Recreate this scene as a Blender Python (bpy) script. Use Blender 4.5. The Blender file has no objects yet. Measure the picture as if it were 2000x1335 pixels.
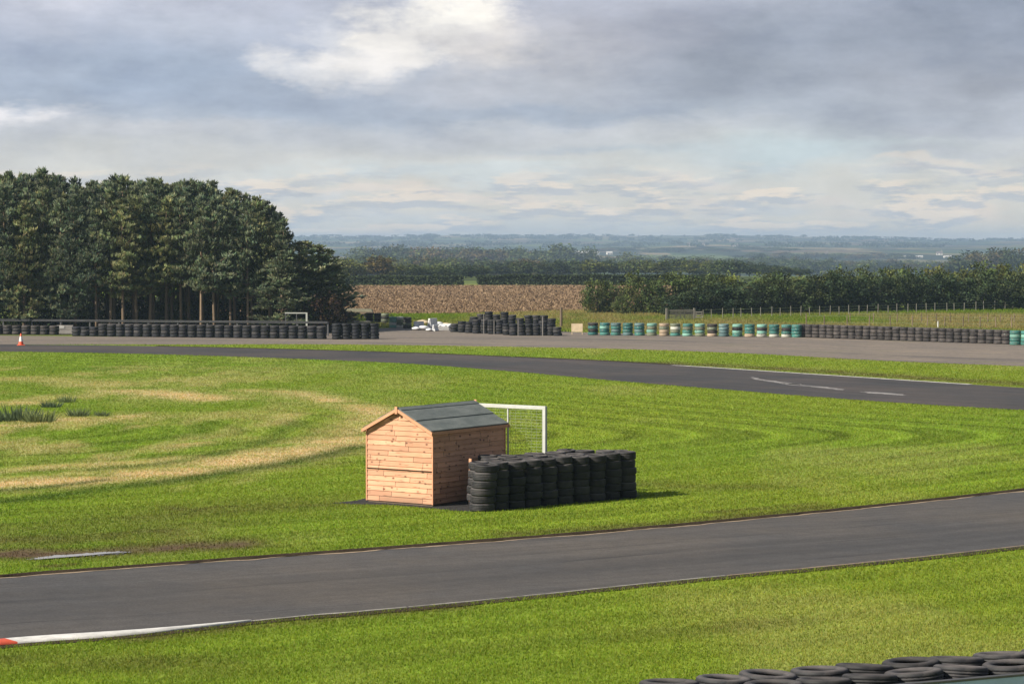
import bpy, math, random
import numpy as np
from mathutils import Vector, Matrix

SC = bpy.context.scene
COL = SC.collection
R = math.radians
rng = np.random.default_rng(7)
random.seed(7)

# ------------------------------------------------------------------ view geometry
F = 4800.0            # focal length in photo pixels (photo 2000 x 1335)
H = 6.0               # eye height on the spectator bank
HOR = 476.0
PITCH = math.atan((667.5 - HOR) / F)
_cp, _sp = math.cos(PITCH), math.sin(PITCH)


def ray(px, py):
    a = (np.asarray(px, float) - 1000.0) / F
    b = (667.5 - np.asarray(py, float)) / F
    return a, _cp + b * _sp, -_sp + b * _cp


def G(px, py, z=0.0):
    """point of the plane at height z seen at a photo pixel"""
    x, y, w = ray(px, py)
    t = (z - H) / w
    return np.stack([x * t, y * t, np.zeros_like(t) + z], -1)


def AT(px, py, Y):
    x, y, w = ray(px, py)
    t = Y / y
    return np.stack([x * t, y * t, H + w * t], -1)


def PX(x, y, z=0.0):
    d = y * _cp - (z - H) * _sp
    u = y * _sp + (z - H) * _cp
    return 1000 + F * x / d, 667.5 - F * u / d


def smooth_curve(pts, step=8.0):
    p = np.array(pts, float)
    x, y = p[:, 0], p[:, 1]
    m = np.gradient(y, x)
    xs = np.arange(x[0], x[-1] + step, step)
    xs[-1] = x[-1]
    i = np.clip(np.searchsorted(x, xs, 'right') - 1, 0, len(x) - 2)
    h = x[i + 1] - x[i]
    t = (xs - x[i]) / h
    ys = ((2*t**3 - 3*t**2 + 1)*y[i] + (t**3 - 2*t**2 + t)*h*m[i] + (-2*t**3 + 3*t**2)*y[i+1] + (t**3 - t**2)*h*m[i+1])
    return xs, ys


NEAR_TOP = smooth_curve([(-500,1166),(-200,1143),(0,1128),(400,1098),(800,1069),(1200,1038),(1600,1001),(2000,958),(2300,922),(2600,884)])
NEAR_BOT = smooth_curve([(-500,1310),(-200,1273),(0,1251),(300,1230),(450,1217),(600,1203),(720,1193),(1000,1167),(1360,1130),(1700,1098),(2000,1066),(2300,1032),(2600,996)])
FAR_BOT = smooth_curve([(-500,681),(-200,683.5),(0,686),(200,689),(400,694),(600,701),(800,710),(1000,725),(1200,743),(1400,759),(1600,775),(1800,789),(2000,800),(2300,814),(2600,826)])
FAR_TOP = smooth_curve([(-500,669),(-200,671),(0,672.5),(200,674),(400,678),(600,683),(800,689),(1000,697),(1200,706),(1320,713),(1600,731),(1800,744),(2000,757),(2300,776),(2600,792)])
STRIP_TOP = smooth_curve([(-500,669),(-200,671),(0,672.4),(200,672.5),(400,672.5),(600,672),(800,674),(1000,677),(1200,681),(1500,692),(1700,703),(2000,715),(2300,726),(2600,736)])
PAVE_TOP = smooth_curve([(-500,652),(0,655),(400,658),(600,656),(680,646),(760,640),(900,640),(1150,649),(1350,654),(1560,657),(1800,662),(2000,668),(2300,678),(2600,688)])


def edge(c, px):
    return np.interp(px, c[0], c[1])


# ------------------------------------------------------------------ node helpers
def lin(c):
    return tuple(((v/255.0)/12.92 if v/255.0 <= 0.04045 else ((v/255.0 + 0.055)/1.055)**2.4) for v in c)


class NT:
    def __init__(self, tree):
        self.t = tree
        tree.nodes.clear()

    def n(self, typ, **kw):
        nd = self.t.nodes.new(typ)
        for k, v in kw.items():
            setattr(nd, k, v)
        return nd

    def put(self, sock, v):
        if v is None:
            return
        if isinstance(v, bpy.types.NodeSocket):
            self.t.links.new(v, sock)
        else:
            if isinstance(v, (tuple, list)) and len(v) == 3 and len(sock.default_value) == 4:
                v = (*v, 1.0)
            sock.default_value = v

    def m(self, op, a, b=None, c=None, clamp=False):
        nd = self.n('ShaderNodeMath', operation=op, use_clamp=clamp)
        self.put(nd.inputs[0], a); self.put(nd.inputs[1], b); self.put(nd.inputs[2], c)
        return nd.outputs[0]

    def vm(self, op, a, b=None):
        nd = self.n('ShaderNodeVectorMath', operation=op)
        self.put(nd.inputs[0], a); self.put(nd.inputs[1], b)
        return nd.outputs[0]

    def mix(self, f, a, b, blend='MIX'):
        nd = self.n('ShaderNodeMix', data_type='RGBA', blend_type=blend)
        self.put(nd.inputs[0], f); self.put(nd.inputs[6], a); self.put(nd.inputs[7], b)
        return nd.outputs[2]

    def noise(self, vec, scale=1.0, detail=4.0, rough=0.55, col=False):
        nd = self.n('ShaderNodeTexNoise')
        self.put(nd.inputs['Vector'], vec); self.put(nd.inputs['Scale'], scale)
        self.put(nd.inputs['Detail'], detail); self.put(nd.inputs['Roughness'], rough)
        return nd.outputs['Color' if col else 'Fac']

    def ramp(self, f, stops, interp='LINEAR'):
        nd = self.n('ShaderNodeValToRGB')
        cr = nd.color_ramp
        cr.interpolation = interp
        while len(cr.elements) < len(stops):
            cr.elements.new(0.5)
        for e, (p, c) in zip(cr.elements, stops):
            e.position = p
            e.color = (*c, 1.0) if len(c) == 3 else c
        self.put(nd.inputs[0], f)
        return nd.outputs[0]

    def mr(self, v, a, b, c=0.0, d=1.0):
        nd = self.n('ShaderNodeMapRange')
        for i, x in enumerate((v, a, b, c, d)):
            self.put(nd.inputs[i], x)
        return nd.outputs[0]

    def obj(self):
        return self.n('ShaderNodeTexCoord').outputs['Object']

    def attr(self, name, out='Color'):
        return self.n('ShaderNodeAttribute', attribute_name=name).outputs[out]

    def rand(self):
        return self.n('ShaderNodeObjectInfo').outputs['Random']

    def bump(self, h, strength=0.5, dist=0.02):
        nd = self.n('ShaderNodeBump')
        self.put(nd.inputs['Strength'], strength); self.put(nd.inputs['Distance'], dist); self.put(nd.inputs['Height'], h)
        return nd.outputs[0]

    def bsdf(self, color, rough=0.8, spec=0.3, normal=None, metallic=0.0, out=True):
        b = self.n('ShaderNodeBsdfPrincipled')
        self.put(b.inputs['Base Color'], color); self.put(b.inputs['Roughness'], rough)
        self.put(b.inputs['Specular IOR Level'], spec); self.put(b.inputs['Metallic'], metallic)
        if normal is not None:
            self.put(b.inputs['Normal'], normal)
        if out:
            self.output(b.outputs[0])
        return b.outputs[0]

    def output(self, s):
        o = self.n('ShaderNodeOutputMaterial')
        self.t.links.new(s, o.inputs['Surface'])


def newmat(name):
    m = bpy.data.materials.new(name)
    m.use_nodes = True
    return m, NT(m.node_tree)


def simple_mat(name, c, var=0.25, scale=6.0, rough=0.7, spec=0.3, metallic=0.0, bump=0.0, bdist=0.01, randvar=0.0):
    m, t = newmat(name)
    o = t.obj()
    f = t.noise(o, scale, 6, 0.6)
    f2 = t.noise(o, scale*6, 3, 0.6)
    k = t.m('ADD', t.m('MULTIPLY', f, 0.65), t.m('MULTIPLY', f2, 0.35))
    k = t.mr(k, 0.3, 0.7, 1-var, 1+var)
    if randvar:
        k = t.m('MULTIPLY', k, t.mr(t.rand(), 0, 1, 1-randvar, 1+randvar))
    col = t.mix(1.0, c, k, 'MULTIPLY')
    t.bsdf(col, rough, spec, t.bump(f2, bump, bdist) if bump else None, metallic)
    return m


# ------------------------------------------------------------------ mesh helpers
class MB:
    """collects polygons; build() links them as ONE mesh object"""
    def __init__(self):
        self.v = []; self.f = []; self.mi = []; self.nv = 0

    def add(self, verts, faces, mi=0):
        verts = np.asarray(verts, float).reshape(-1, 3)
        self.v.append(verts)
        for f in faces:
            self.f.append(tuple(int(i) + self.nv for i in f)); self.mi.append(mi)
        self.nv += len(verts)
        return self

    def box(self, c, s, rot=None, mi=0):
        s = np.array(s)/2
        p = np.array([[x, y, z] for z in (-1, 1) for y in (-1, 1) for x in (-1, 1)], float)*s
        if rot is not None:
            p = p @ np.array(rot).T
        p = p + np.array(c)
        return self.add(p, [(0,2,3,1),(4,5,7,6),(0,1,5,4),(2,6,7,3),(0,4,6,2),(1,3,7,5)], mi)

    def bar(self, a, b, w, d=None, mi=0, up=(0, 0, 1)):
        a = Vector(a); b = Vector(b); z = (b - a); L = z.length; z.normalize()
        u = Vector(up)
        if abs(z.dot(u)) > 0.98:
            u = Vector((0, 1, 0)) if up == (0, 0, 1) else Vector((0, 0, 1))
        x = z.cross(u).normalized(); y = z.cross(x).normalized()
        rot = np.array([x, y, z]).T
        return self.box((a + b)/2, (w, d or w, L), rot, mi)

    def tube(self, pts, rad, n=8, mi=0, cap=True):
        pts = [Vector(p) for p in pts]
        vs = []; fs = []
        for i, p in enumerate(pts):
            d = (pts[min(i+1, len(pts)-1)] - pts[max(i-1, 0)]).normalized()
            u = Vector((1, 0, 0)) if abs(d.x) < 0.9 else Vector((0, 1, 0))
            x = d.cross(u).normalized(); y = d.cross(x)
            for k in range(n):
                a = 2*math.pi*k/n
                vs.append(p + (x*math.cos(a) + y*math.sin(a))*rad[i])
        for i in range(len(pts)-1):
            for k in range(n):
                fs.append((i*n+k, i*n+(k+1) % n, (i+1)*n+(k+1) % n, (i+1)*n+k))
        if cap:
            fs.append(tuple(range(n))[::-1]); fs.append(tuple((len(pts)-1)*n + k for k in range(n)))
        return self.add([tuple(v) for v in vs], fs, mi)

    def lathe(self, prof, n=32, mi=0, closed=False, wob=None):
        vs = []; fs = []
        P = len(prof)
        for k in range(n):
            a = 2*math.pi*k/n
            w = 1.0 if wob is None else wob(k)
            for r, z in prof:
                vs.append((r*w*math.cos(a), r*w*math.sin(a), z))
        rngp = P if closed else P-1
        for k in range(n):
            k2 = (k+1) % n
            for i in range(rngp):
                j = (i+1) % P
                fs.append((k*P+i, k2*P+i, k2*P+j, k*P+j))
        return self.add(vs, fs, mi)

    def mesh(self, name, mats, smooth=False):
        me = bpy.data.meshes.new(name)
        v = np.concatenate(self.v) if self.v else np.zeros((0, 3))
        me.from_pydata(v.tolist(), [], self.f)
        for m in (mats if isinstance(mats, (list, tuple)) else [mats]):
            me.materials.append(m)
        me.polygons.foreach_set('material_index', self.mi)
        if smooth:
            me.polygons.foreach_set('use_smooth', [True]*len(self.f))
        me.update()
        return me

    def build(self, name, mats, parent=None, smooth=False, bevel=0.0):
        o = link(name, self.mesh(name, mats, smooth), parent)
        if bevel:
            b = o.modifiers.new('bevel', 'BEVEL'); b.width = bevel; b.segments = 2; b.limit_method = 'ANGLE'
        return o


def np_mesh(name, v, f, mats, mi=None, color=None, smooth=False):
    """fast mesh from arrays, every face with the same corner count"""
    me = bpy.data.meshes.new(name)
    v = np.ascontiguousarray(v, np.float32); f = np.ascontiguousarray(f, np.int32)
    k = f.shape[1]
    me.vertices.add(len(v)); me.vertices.foreach_set('co', v.ravel())
    me.loops.add(f.size); me.loops.foreach_set('vertex_index', f.ravel())
    me.polygons.add(len(f)); me.polygons.foreach_set('loop_start', np.arange(0, f.size, k, dtype=np.int32))
    for m in (mats if isinstance(mats, (list, tuple)) else [mats]):
        me.materials.append(m)
    if mi is not None:
        me.polygons.foreach_set('material_index', np.ascontiguousarray(mi, np.int32))
    if smooth:
        me.polygons.foreach_set('use_smooth', np.ones(len(f), bool))
    if color is not None:
        a = me.color_attributes.new('tone', 'FLOAT_COLOR', 'POINT')
        c = np.ones((len(v), 4), np.float32); c[:, :3] = color
        a.data.foreach_set('color', c.ravel())
    me.update(calc_edges=True)
    return me


def link(name, me, parent=None, loc=(0, 0, 0), rz=0.0, sc=1.0):
    o = bpy.data.objects.new(name, me)
    COL.objects.link(o)
    o.location = loc
    o.rotation_euler = (0, 0, rz)
    o.scale = (sc, sc, sc) if not hasattr(sc, '__len__') else sc
    if parent:
        o.parent = parent
    return o


def tag(o, label, cat, group=None):
    o['label'] = label; o['category'] = cat
    if group:
        o['group'] = group
    return o


def thing(name, label, cat, loc=(0, 0, 0), rz=0.0, group=None, sc=1.0):
    o = link(name, None, None, loc, rz, sc)
    o.empty_display_size = 0.2
    return tag(o, label, cat, group)


def structure(o, kind='structure'):
    o['kind'] = kind
    return o


def copy_thing(src, loc, rz=0.0, sc=None, label=None):
    c = src.copy(); COL.objects.link(c)
    c.location = loc; c.rotation_euler = (0, 0, rz)
    if sc is not None:
        c.scale = (sc, sc, sc) if not hasattr(sc, '__len__') else sc
    if label:
        c['label'] = label
    for ch in src.children:
        d = ch.copy(); COL.objects.link(d); d.parent = c
        for g in ch.children:
            e = g.copy(); COL.objects.link(e); e.parent = d
    return c


ORD = ['first','second','third','fourth','fifth','sixth','seventh','eighth','ninth','tenth','eleventh','twelfth','thirteenth','fourteenth',
       'fifteenth','sixteenth','seventeenth','eighteenth','nineteenth','twentieth','twenty-first','twenty-second','twenty-third','twenty-fourth',
       'twenty-fifth','twenty-sixth','twenty-seventh','twenty-eighth','twenty-ninth','thirtieth','thirty-first','thirty-second','thirty-third',
       'thirty-fourth','thirty-fifth','thirty-sixth','thirty-seventh','thirty-eighth','thirty-ninth','fortieth']


# ------------------------------------------------------------------ value noise in numpy (for albedo patches)
_P = np.random.default_rng(3).random((256, 256))


def vnoise(x, y):
    xi = np.floor(x).astype(int); yi = np.floor(y).astype(int)
    fx = x - xi; fy = y - yi
    fx = fx*fx*(3-2*fx); fy = fy*fy*(3-2*fy)
    a = _P[xi & 255, yi & 255]; b = _P[(xi+1) & 255, yi & 255]; c = _P[xi & 255, (yi+1) & 255]; d = _P[(xi+1) & 255, (yi+1) & 255]
    return a + (b-a)*fx + (c-a)*fy + (a-b-c+d)*fx*fy


def fbm(x, y, o=4):
    s = 0; w = 0.5; t = 0
    for i in range(o):
        s = s + w*vnoise(x + 17*i, y + 31*i); t += w; w *= 0.5; x = x*2.03; y = y*2.03
    return s/t


def seg_dist(x, y, pts):
    d = np.full(x.shape, 1e9)
    for (ax, ay), (bx, by) in zip(pts[:-1], pts[1:]):
        ex, ey = bx-ax, by-ay
        t = np.clip(((x-ax)*ex + (y-ay)*ey)/(ex*ex+ey*ey+1e-9), 0, 1)
        d = np.minimum(d, np.hypot(x-ax-t*ex, y-ay-t*ey))
    return d


def gpts(pp):
    p = np.array(pp, float)
    xs, ys = smooth_curve(pp, 25) if len(pp) > 2 and np.all(np.diff(p[:, 0]) > 0) else (p[:, 0], p[:, 1])
    return [(a[0], a[1]) for a in G(xs, ys)]


# strips and patches in the turf: (pixels, half width m, amount, kind)
PATCH = [
    ([(-150,962),(0,947),(120,939),(280,926),(400,912),(520,892),(600,878),(690,856)], 1.9, 0.95, 'dry'),
    ([(-150,925),(0,920),(130,910),(250,903),(380,893)], 1.0, 0.6, 'dry'),
    ([(600,878),(680,850),(725,815),(720,800),(640,782),(560,768),(500,762)], 1.6, 0.5, 'dry'),
    ([(265,765),(330,769),(405,778)], 2.0, 0.9, 'dry'),
    ([(550,765),(600,772),(655,785)], 1.3, 0.8, 'dry'),
    ([(690,792),(735,806)], 1.2, 0.8, 'dry'),
    ([(-100,742),(100,742),(240,752)], 2.5, 0.45, 'dry'),
    ([(-100,835),(60,828),(150,818)], 1.7, 0.8, 'dry'),
    ([(-60,790),(50,786)], 1.5, 0.75, 'dry'),
    ([(220,820),(250,812)], 0.9, 0.8, 'dry'),
    ([(350,870),(395,865)], 0.7, 0.7, 'dry'),
    ([(530,830),(575,808)], 0.9, 0.5, 'dry'),
    ([(-150,990),(0,979),(120,966),(280,946),(400,930),(520,911),(600,897),(700,872)], 0.55, 0.72, 'ridge_shade'),
    ([(-150,968),(0,958),(100,950),(200,938)], 0.28, 0.75, 'ridge_shade'),
    ([(180,918),(330,903),(450,880),(540,852),(580,822)], 0.38, 0.45, 'ridge_shade'),
    ([(90,880),(250,862),(380,838),(420,822)], 0.45, 0.25, 'ridge_shade'),
    ([(560,945),(720,918)], 0.8, -0.5, 'lush'),
    ([(-200,1085),(0,1081),(150,1081),(270,1073),(460,1062)], 1.0, 1.25, 'mud'),
    ([(-200,1062),(0,1058),(160,1050),(300,1040)], 1.5, 0.55, 'mud'),
    ([(330,990),(360,997),(430,990),(460,990)], 0.5, 0.6, 'mud'),
    ([(250,1010),(600,985)], 2.2, 0.38, 'mud'),
    ([(-100,1036),(200,1028),(420,1018)], 1.5, 0.36, 'mud'),
    ([(90,1106),(140,1102)], 0.25, 0.8, 'mud'),
    ([(1000,1042),(1200,1030),(1500,1003),(1620,990)], 0.6, 0.5, 'mud'),
    ([(1250,945),(1330,950),(1500,950)], 1.2, 0.35, 'mud'),
    ([(1400,1000),(1600,985)], 0.5, 0.5, 'mud'),
    ([(1300,709),(1500,719),(1750,735),(2000,750)], 1.6, 0.75, 'mud'),
    ([(0,1290),(200,1290),(400,1300)], 1.0, 0.35, 'mud'),
    ([(250,1250),(600,1213),(900,1185)], 0.3, 0.6, 'mud'),
    ([(1250,1240),(1500,1215)], 0.9, 0.25, 'mud'),
    ([(600,1290),(900,1265),(1200,1225)], 0.5, 0.12, 'mud'),
    ([(180,720),(215,722)], 1.0, 0.6, 'lush'),
    ([(1600,700),(1800,705),(1900,712)], 1.5, 0.2, 'mud'),
]
PATCH = [(gpts(p), w, a, k) for p, w, a, k in PATCH]
_fb = [(p[0], p[1]) for p in G(FAR_BOT[0][::12], FAR_BOT[1][::12])]
_nt = [(p[0], p[1]) for p in G(NEAR_TOP[0][::12], NEAR_TOP[1][::12])]
GREEN = np.array((0.190, 0.272, 0.028)); LUSH = np.array((0.085, 0.160, 0.020)); YEL = np.array((0.285, 0.300, 0.036))
DRY = np.array((0.62, 0.47, 0.26)); MUD = np.array((0.105, 0.072, 0.040)); RIDGE_SHADE = np.array((0.042, 0.088, 0.012)); ROUGH = np.array((0.29, 0.245, 0.105))


def turf_color(x, y):
    """albedo of the turf at ground points: sward, mowing bands, dead grass, bare soil, painted ridge shade"""
    px, py = PX(x, y)
    n = fbm(x*0.22, y*0.10); n2 = fbm(x*1.3 + 50, y*0.7); n3 = fbm(x*0.06 + 9, y*0.04 + 4)
    dry = np.clip((n-0.55)*0.9, 0, 0.14) ; mud = np.zeros_like(x); ridge_shade = np.zeros_like(x); lush = np.clip((0.46-n2)*0.8, 0, 0.16)
    da = seg_dist(x, y, _fb); db = seg_dist(x, y, _nt)
    k = 2.5
    sd = -np.log(np.exp(-da/k) + np.exp(-db/k))*k
    inf = (py > edge(FAR_BOT, px)) & (py < edge(NEAR_TOP, px))
    band = np.sin(sd*2*math.pi/2.3 + 5.0*n3)*0.5 + 0.5*np.sin(sd*2*math.pi/0.9)
    amp = np.where(inf, 0.27, 0.07)*np.clip(3.2*fbm(x*0.07+3, y*0.05)-0.9, 0.1, 1.5)
    dband = np.where(inf, band, np.sin(db*2*math.pi/1.7))
    for pts, w, a, kind in PATCH:
        d = seg_dist(x, y, pts)
        wv = w*(0.40 + 0.8*n2)
        g = np.exp(-(d/wv)**2)*a
        g = g*np.clip(0.1 + 1.0*fbm(x*2.2 + 5, y*1.1 + w) + np.where(kind == 'dry', 1.6*fbm(x*0.45, y*1.5 + w) - 0.45, 0.35), 0, 1.2)
        if kind == 'dry':
            dry = np.maximum(dry, g)
        elif kind == 'ridge_shade':
            ridge_shade = np.maximum(ridge_shade, np.exp(-(d/w)**2)*a*np.clip(0.55 + 0.9*fbm(x*1.1 + 7, y*0.6), 0, 1))
        elif kind == 'mud':
            mud = np.maximum(mud, g)
        else:
            lush = np.maximum(lush, g) if a > 0 else lush*(1-np.exp(-(d/wv)**2))
    left = np.clip((780-px)/500, 0, 1)*((py > 715) & (py < 960))
    dry = np.maximum(dry, left*np.clip((fbm(x*0.6, y*0.22+8)-0.47)*2.4, 0, 0.5))
    c = GREEN + (YEL-GREEN)*np.clip((n3-0.35)*1.8, 0, 1)[..., None]*0.5
    c = c + (LUSH-c)*np.clip(lush, 0, 1)[..., None]
    c = c*(1 + amp*dband)[..., None]
    c = c + (DRY-c)*np.clip(dry, 0, 1)[..., None]
    c = c + (RIDGE_SHADE-c)*np.clip(ridge_shade, 0, 1)[..., None]  # ridges of longer grass, their cast shade put into the colour
    c = c + (MUD-c)*np.clip(mud, 0, 1)[..., None]
    rough = np.clip((edge(PAVE_TOP, px) + 1 - py)/6, 0, 1)[..., None]*np.clip((px-600)/60, 0, 1)[..., None]
    rc = ROUGH + (GREEN*0.8-ROUGH)*np.clip((fbm(x*0.12+2, y*0.05)-0.30)*3.2, 0, 1)[..., None]
    c = c + (rc-c)*rough
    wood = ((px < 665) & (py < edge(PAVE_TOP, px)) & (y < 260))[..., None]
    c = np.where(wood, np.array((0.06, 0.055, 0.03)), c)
    return c


# ------------------------------------------------------------------ MATERIALS
EXPO = 0.55


def make_ground_mat():
    m, t = newmat('turf_ground')
    o = t.obj()
    a = t.attr('tone')
    f = t.noise(t.vm('MULTIPLY', o, (9.0, 4.0, 1)), 1.0, 6, 0.7)
    near = t.mix(1.0, a, t.mr(f, 0.3, 0.7, 0.55, 1.4), 'MULTIPLY')
    # the open country beyond the hedges: a patchwork of pasture, stubble and plough
    vo = t.n('ShaderNodeTexVoronoi', distance='CHEBYCHEV')
    t.put(vo.inputs['Vector'], t.vm('MULTIPLY', o, (1/190.0, 1/420.0, 0.0))); t.put(vo.inputs['Scale'], 1.0); t.put(vo.inputs['Randomness'], 0.75)
    sep = t.n('ShaderNodeSeparateColor'); t.put(sep.inputs[0], vo.outputs['Color'])
    fields = t.ramp(sep.outputs[0], [(0, (0.055,0.085,0.025)), (0.3, (0.10,0.13,0.035)), (0.5, (0.16,0.14,0.06)), (0.68, (0.25,0.19,0.10)), (0.84, (0.15,0.10,0.06)), (1, (0.09,0.12,0.03))], 'CONSTANT')
    fields = t.mix(1.0, fields, t.mr(t.noise(o, 0.02, 5), 0.3, 0.7, 0.7, 1.3), 'MULTIPLY')
    fields = t.mix(t.mr(t.noise(t.vm('MULTIPLY', o, (1.0, 0.35, 1)), 0.008, 6, 0.65), 0.47, 0.53), fields, (0.022, 0.032, 0.016))
    sx = t.n('ShaderNodeSeparateXYZ'); t.put(sx.inputs[0], o)
    far = t.mr(sx.outputs[1], 364, 372)
    col = t.mix(far, near, fields)
    t.bsdf(col, 0.95, 0.1, t.bump(f, 0.6, 0.05))
    return m


def make_blade_mat():
    m, t = newmat('grass_blade')
    a = t.attr('tone')
    d = t.n('ShaderNodeBsdfDiffuse'); t.put(d.inputs[0], a)
    tr = t.n('ShaderNodeBsdfTranslucent'); t.put(tr.inputs[0], t.mix(1.0, a, (1.15, 1.2, 0.6), 'MULTIPLY'))
    mx = t.n('ShaderNodeMixShader'); t.put(mx.inputs[0], 0.46)
    t.t.links.new(d.outputs[0], mx.inputs[1]); t.t.links.new(tr.outputs[0], mx.inputs[2])
    t.output(mx.outputs[0])
    return m


def make_leaf_mat(name, c, hue=0.0, trans=0.3, rv=0.3):
    """foliage: colour of the species, each clump and each plant a little different"""
    m, t = newmat(name)
    a = t.attr('tone')
    col = t.mix(1.0, c, a, 'MULTIPLY')
    r = t.rand()
    col = t.mix(1.0, col, t.ramp(r, [(0, (1-rv, 1-rv*0.8, 1-rv*0.4)), (0.5, (1, 1, 1)), (1, (1+rv+hue, 1+rv*0.8, 1-rv*0.3))]), 'MULTIPLY')
    d = t.n('ShaderNodeBsdfDiffuse'); t.put(d.inputs[0], col)
    tr = t.n('ShaderNodeBsdfTranslucent'); t.put(tr.inputs[0], col)
    mx = t.n('ShaderNodeMixShader'); t.put(mx.inputs[0], trans)
    t.t.links.new(d.outputs[0], mx.inputs[1]); t.t.links.new(tr.outputs[0], mx.inputs[2])
    t.output(mx.outputs[0])
    return m


def make_asphalt(name, c, warm=(0.13, 0.115, 0.10), streak=0.25):
    m, t = newmat(name)
    uv = t.n('ShaderNodeUVMap').outputs[0]
    o = t.obj()
    s = t.noise(t.vm('MULTIPLY', uv, (0.045, 1.1, 1)), 1.0, 6, 0.62)
    s2 = t.noise(t.vm('MULTIPLY', uv, (0.25, 5.0, 1)), 1.0, 4, 0.6)
    g = t.noise(o, 22.0, 3, 0.8)
    p = t.noise(o, 0.16, 5, 0.6)
    k = t.m('MULTIPLY', t.mr(s, 0.3, 0.7, 1-streak*0.7, 1+streak*0.7), t.mr(g, 0.25, 0.75, 0.68, 1.32))
    k = t.m('MULTIPLY', k, t.mr(s2, 0.3, 0.7, 0.92, 1.08))
    col = t.mix(t.mr(p, 0.4, 0.65), c, warm)
    col = t.mix(1.0, col, k, 'MULTIPLY')
    # rubbered line, a few dark skid dashes and pale grit
    sk = t.noise(t.vm('MULTIPLY', uv, (0.16, 3.4, 1)), 1.0, 2, 0.5)
    col = t.mix(t.mr(sk, 0.63, 0.68, 0, 0.5), col, (0.028, 0.027, 0.028))
    mt = t.noise(o, 2.6, 5, 0.7)
    col = t.mix(1.0, col, t.mr(mt, 0.3, 0.7, 0.86, 1.14), 'MULTIPLY')
    suv = t.n('ShaderNodeSeparateXYZ'); t.put(suv.inputs[0], uv)
    wv = t.m('ADD', suv.outputs[1], t.m('MULTIPLY', t.noise(t.vm('MULTIPLY', uv, (0.03, 0.0, 1)), 1.0, 2), 1.6))
    for c0, wd, am in ((3.4, 0.55, 0.30), (5.1, 0.5, 0.24)):
        q = t.m('DIVIDE', t.m('SUBTRACT', wv, c0), wd)
        gl = t.m('POWER', 2.718, t.m('MULTIPLY', t.m('MULTIPLY', q, q), -1.0))
        col = t.mix(t.m('MULTIPLY', gl, t.mr(s2, 0.3, 0.6, am*0.4, am)), col, (0.030, 0.029, 0.030))
    seam = t.m('LESS_THAN', t.m('ABSOLUTE', t.m('SUBTRACT', suv.outputs[1], t.m('ADD', 4.1, t.m('MULTIPLY', t.noise(t.vm('MULTIPLY', uv, (0.5, 0, 1)), 1.0, 4), 0.05)))), 0.022)
    col = t.mix(t.m('MULTIPLY', seam, t.mr(s2, 0.42, 0.55, 0.0, 0.55)), col, (0.024, 0.023, 0.024))
    gr = t.noise(o, 55.0, 2, 0.8)
    col = t.mix(t.mr(gr, 0.66, 0.74, 0, 0.5), col, (0.21, 0.20, 0.185))
    t.bsdf(col, 0.88, 0.22, t.bump(g, 0.45, 0.012))
    return m


def make_paving():
    m, t = newmat('worn_paving')
    uv = t.n('ShaderNodeUVMap').outputs[0]
    s = t.noise(t.vm('MULTIPLY', uv, (0.03, 0.55, 1)), 1.0, 6, 0.65)
    s2 = t.noise(t.vm('MULTIPLY', uv, (0.12, 1.6, 1)), 1.3, 5, 0.65)
    s3 = t.noise(t.vm('MULTIPLY', uv, (0.05, 0.5, 1)), 2.1, 5, 0.6)
    col = t.ramp(s, [(0.30, (0.085,0.076,0.072)), (0.42, (0.145,0.125,0.110)), (0.54, (0.205,0.170,0.140)), (0.68, (0.12,0.105,0.098))])
    col = t.mix(t.mr(s2, 0.57, 0.66), col, (0.36, 0.28, 0.20))
    g2 = t.noise(t.obj(), 3.0, 5, 0.75)
    col = t.mix(1.0, col, t.mr(g2, 0.3, 0.7, 0.75, 1.25), 'MULTIPLY')
    col = t.mix(t.mr(s3, 0.62, 0.70), col, (0.13, 0.145, 0.045))
    t.bsdf(col, 0.92, 0.2, t.bump(s2, 0.4, 0.03))
    return m


def make_rubber(name, c=(0.017, 0.0172, 0.019), dust=(0.125, 0.11, 0.104), amount=0.32):  # dust colour also carries the painted sky sheen on upward faces
    m, t = newmat(name)
    o = t.obj()
    n = t.noise(o, 5.0, 6, 0.65)
    n2 = t.noise(o, 40.0, 3, 0.7)
    ge = t.n('ShaderNodeNewGeometry')
    sz = t.n('ShaderNodeSeparateXYZ'); t.put(sz.inputs[0], ge.outputs['Normal'])
    f = t.m('MULTIPLY', t.mr(n, 0.42, 0.72), amount)
    f = t.m('ADD', f, t.m('MULTIPLY', t.mr(sz.outputs[2], 0.5, 1.0, 0, 0.9), n))  # upward faces paler: sky sheen put into the dust colour
    col = t.mix(f, c, dust)
    col = t.mix(1.0, col, t.mr(t.rand(), 0, 1, 0.65, 1.5), 'MULTIPLY')
    t.bsdf(col, t.mr(n, 0.3, 0.7, 0.55, 0.85), 0.35, t.bump(n2, 0.3, 0.004))
    return m


def make_painted_tyre(name, c):
    m, t = newmat(name)
    o = t.obj()
    n = t.noise(t.vm('MULTIPLY', o, (3, 3, 9)), 1.5, 6, 0.65)
    col = t.mix(t.mr(n, 0.56, 0.66), c, (0.035, 0.035, 0.035))
    col = t.mix(t.mr(t.noise(o, 9, 4), 0.55, 0.75, 0, 0.5), col, (0.35, 0.33, 0.27))
    col = t.mix(1.0, col, t.mr(t.rand(), 0, 1, 0.8, 1.25), 'MULTIPLY')
    t.bsdf(col, 0.6, 0.35)
    return m


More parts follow.
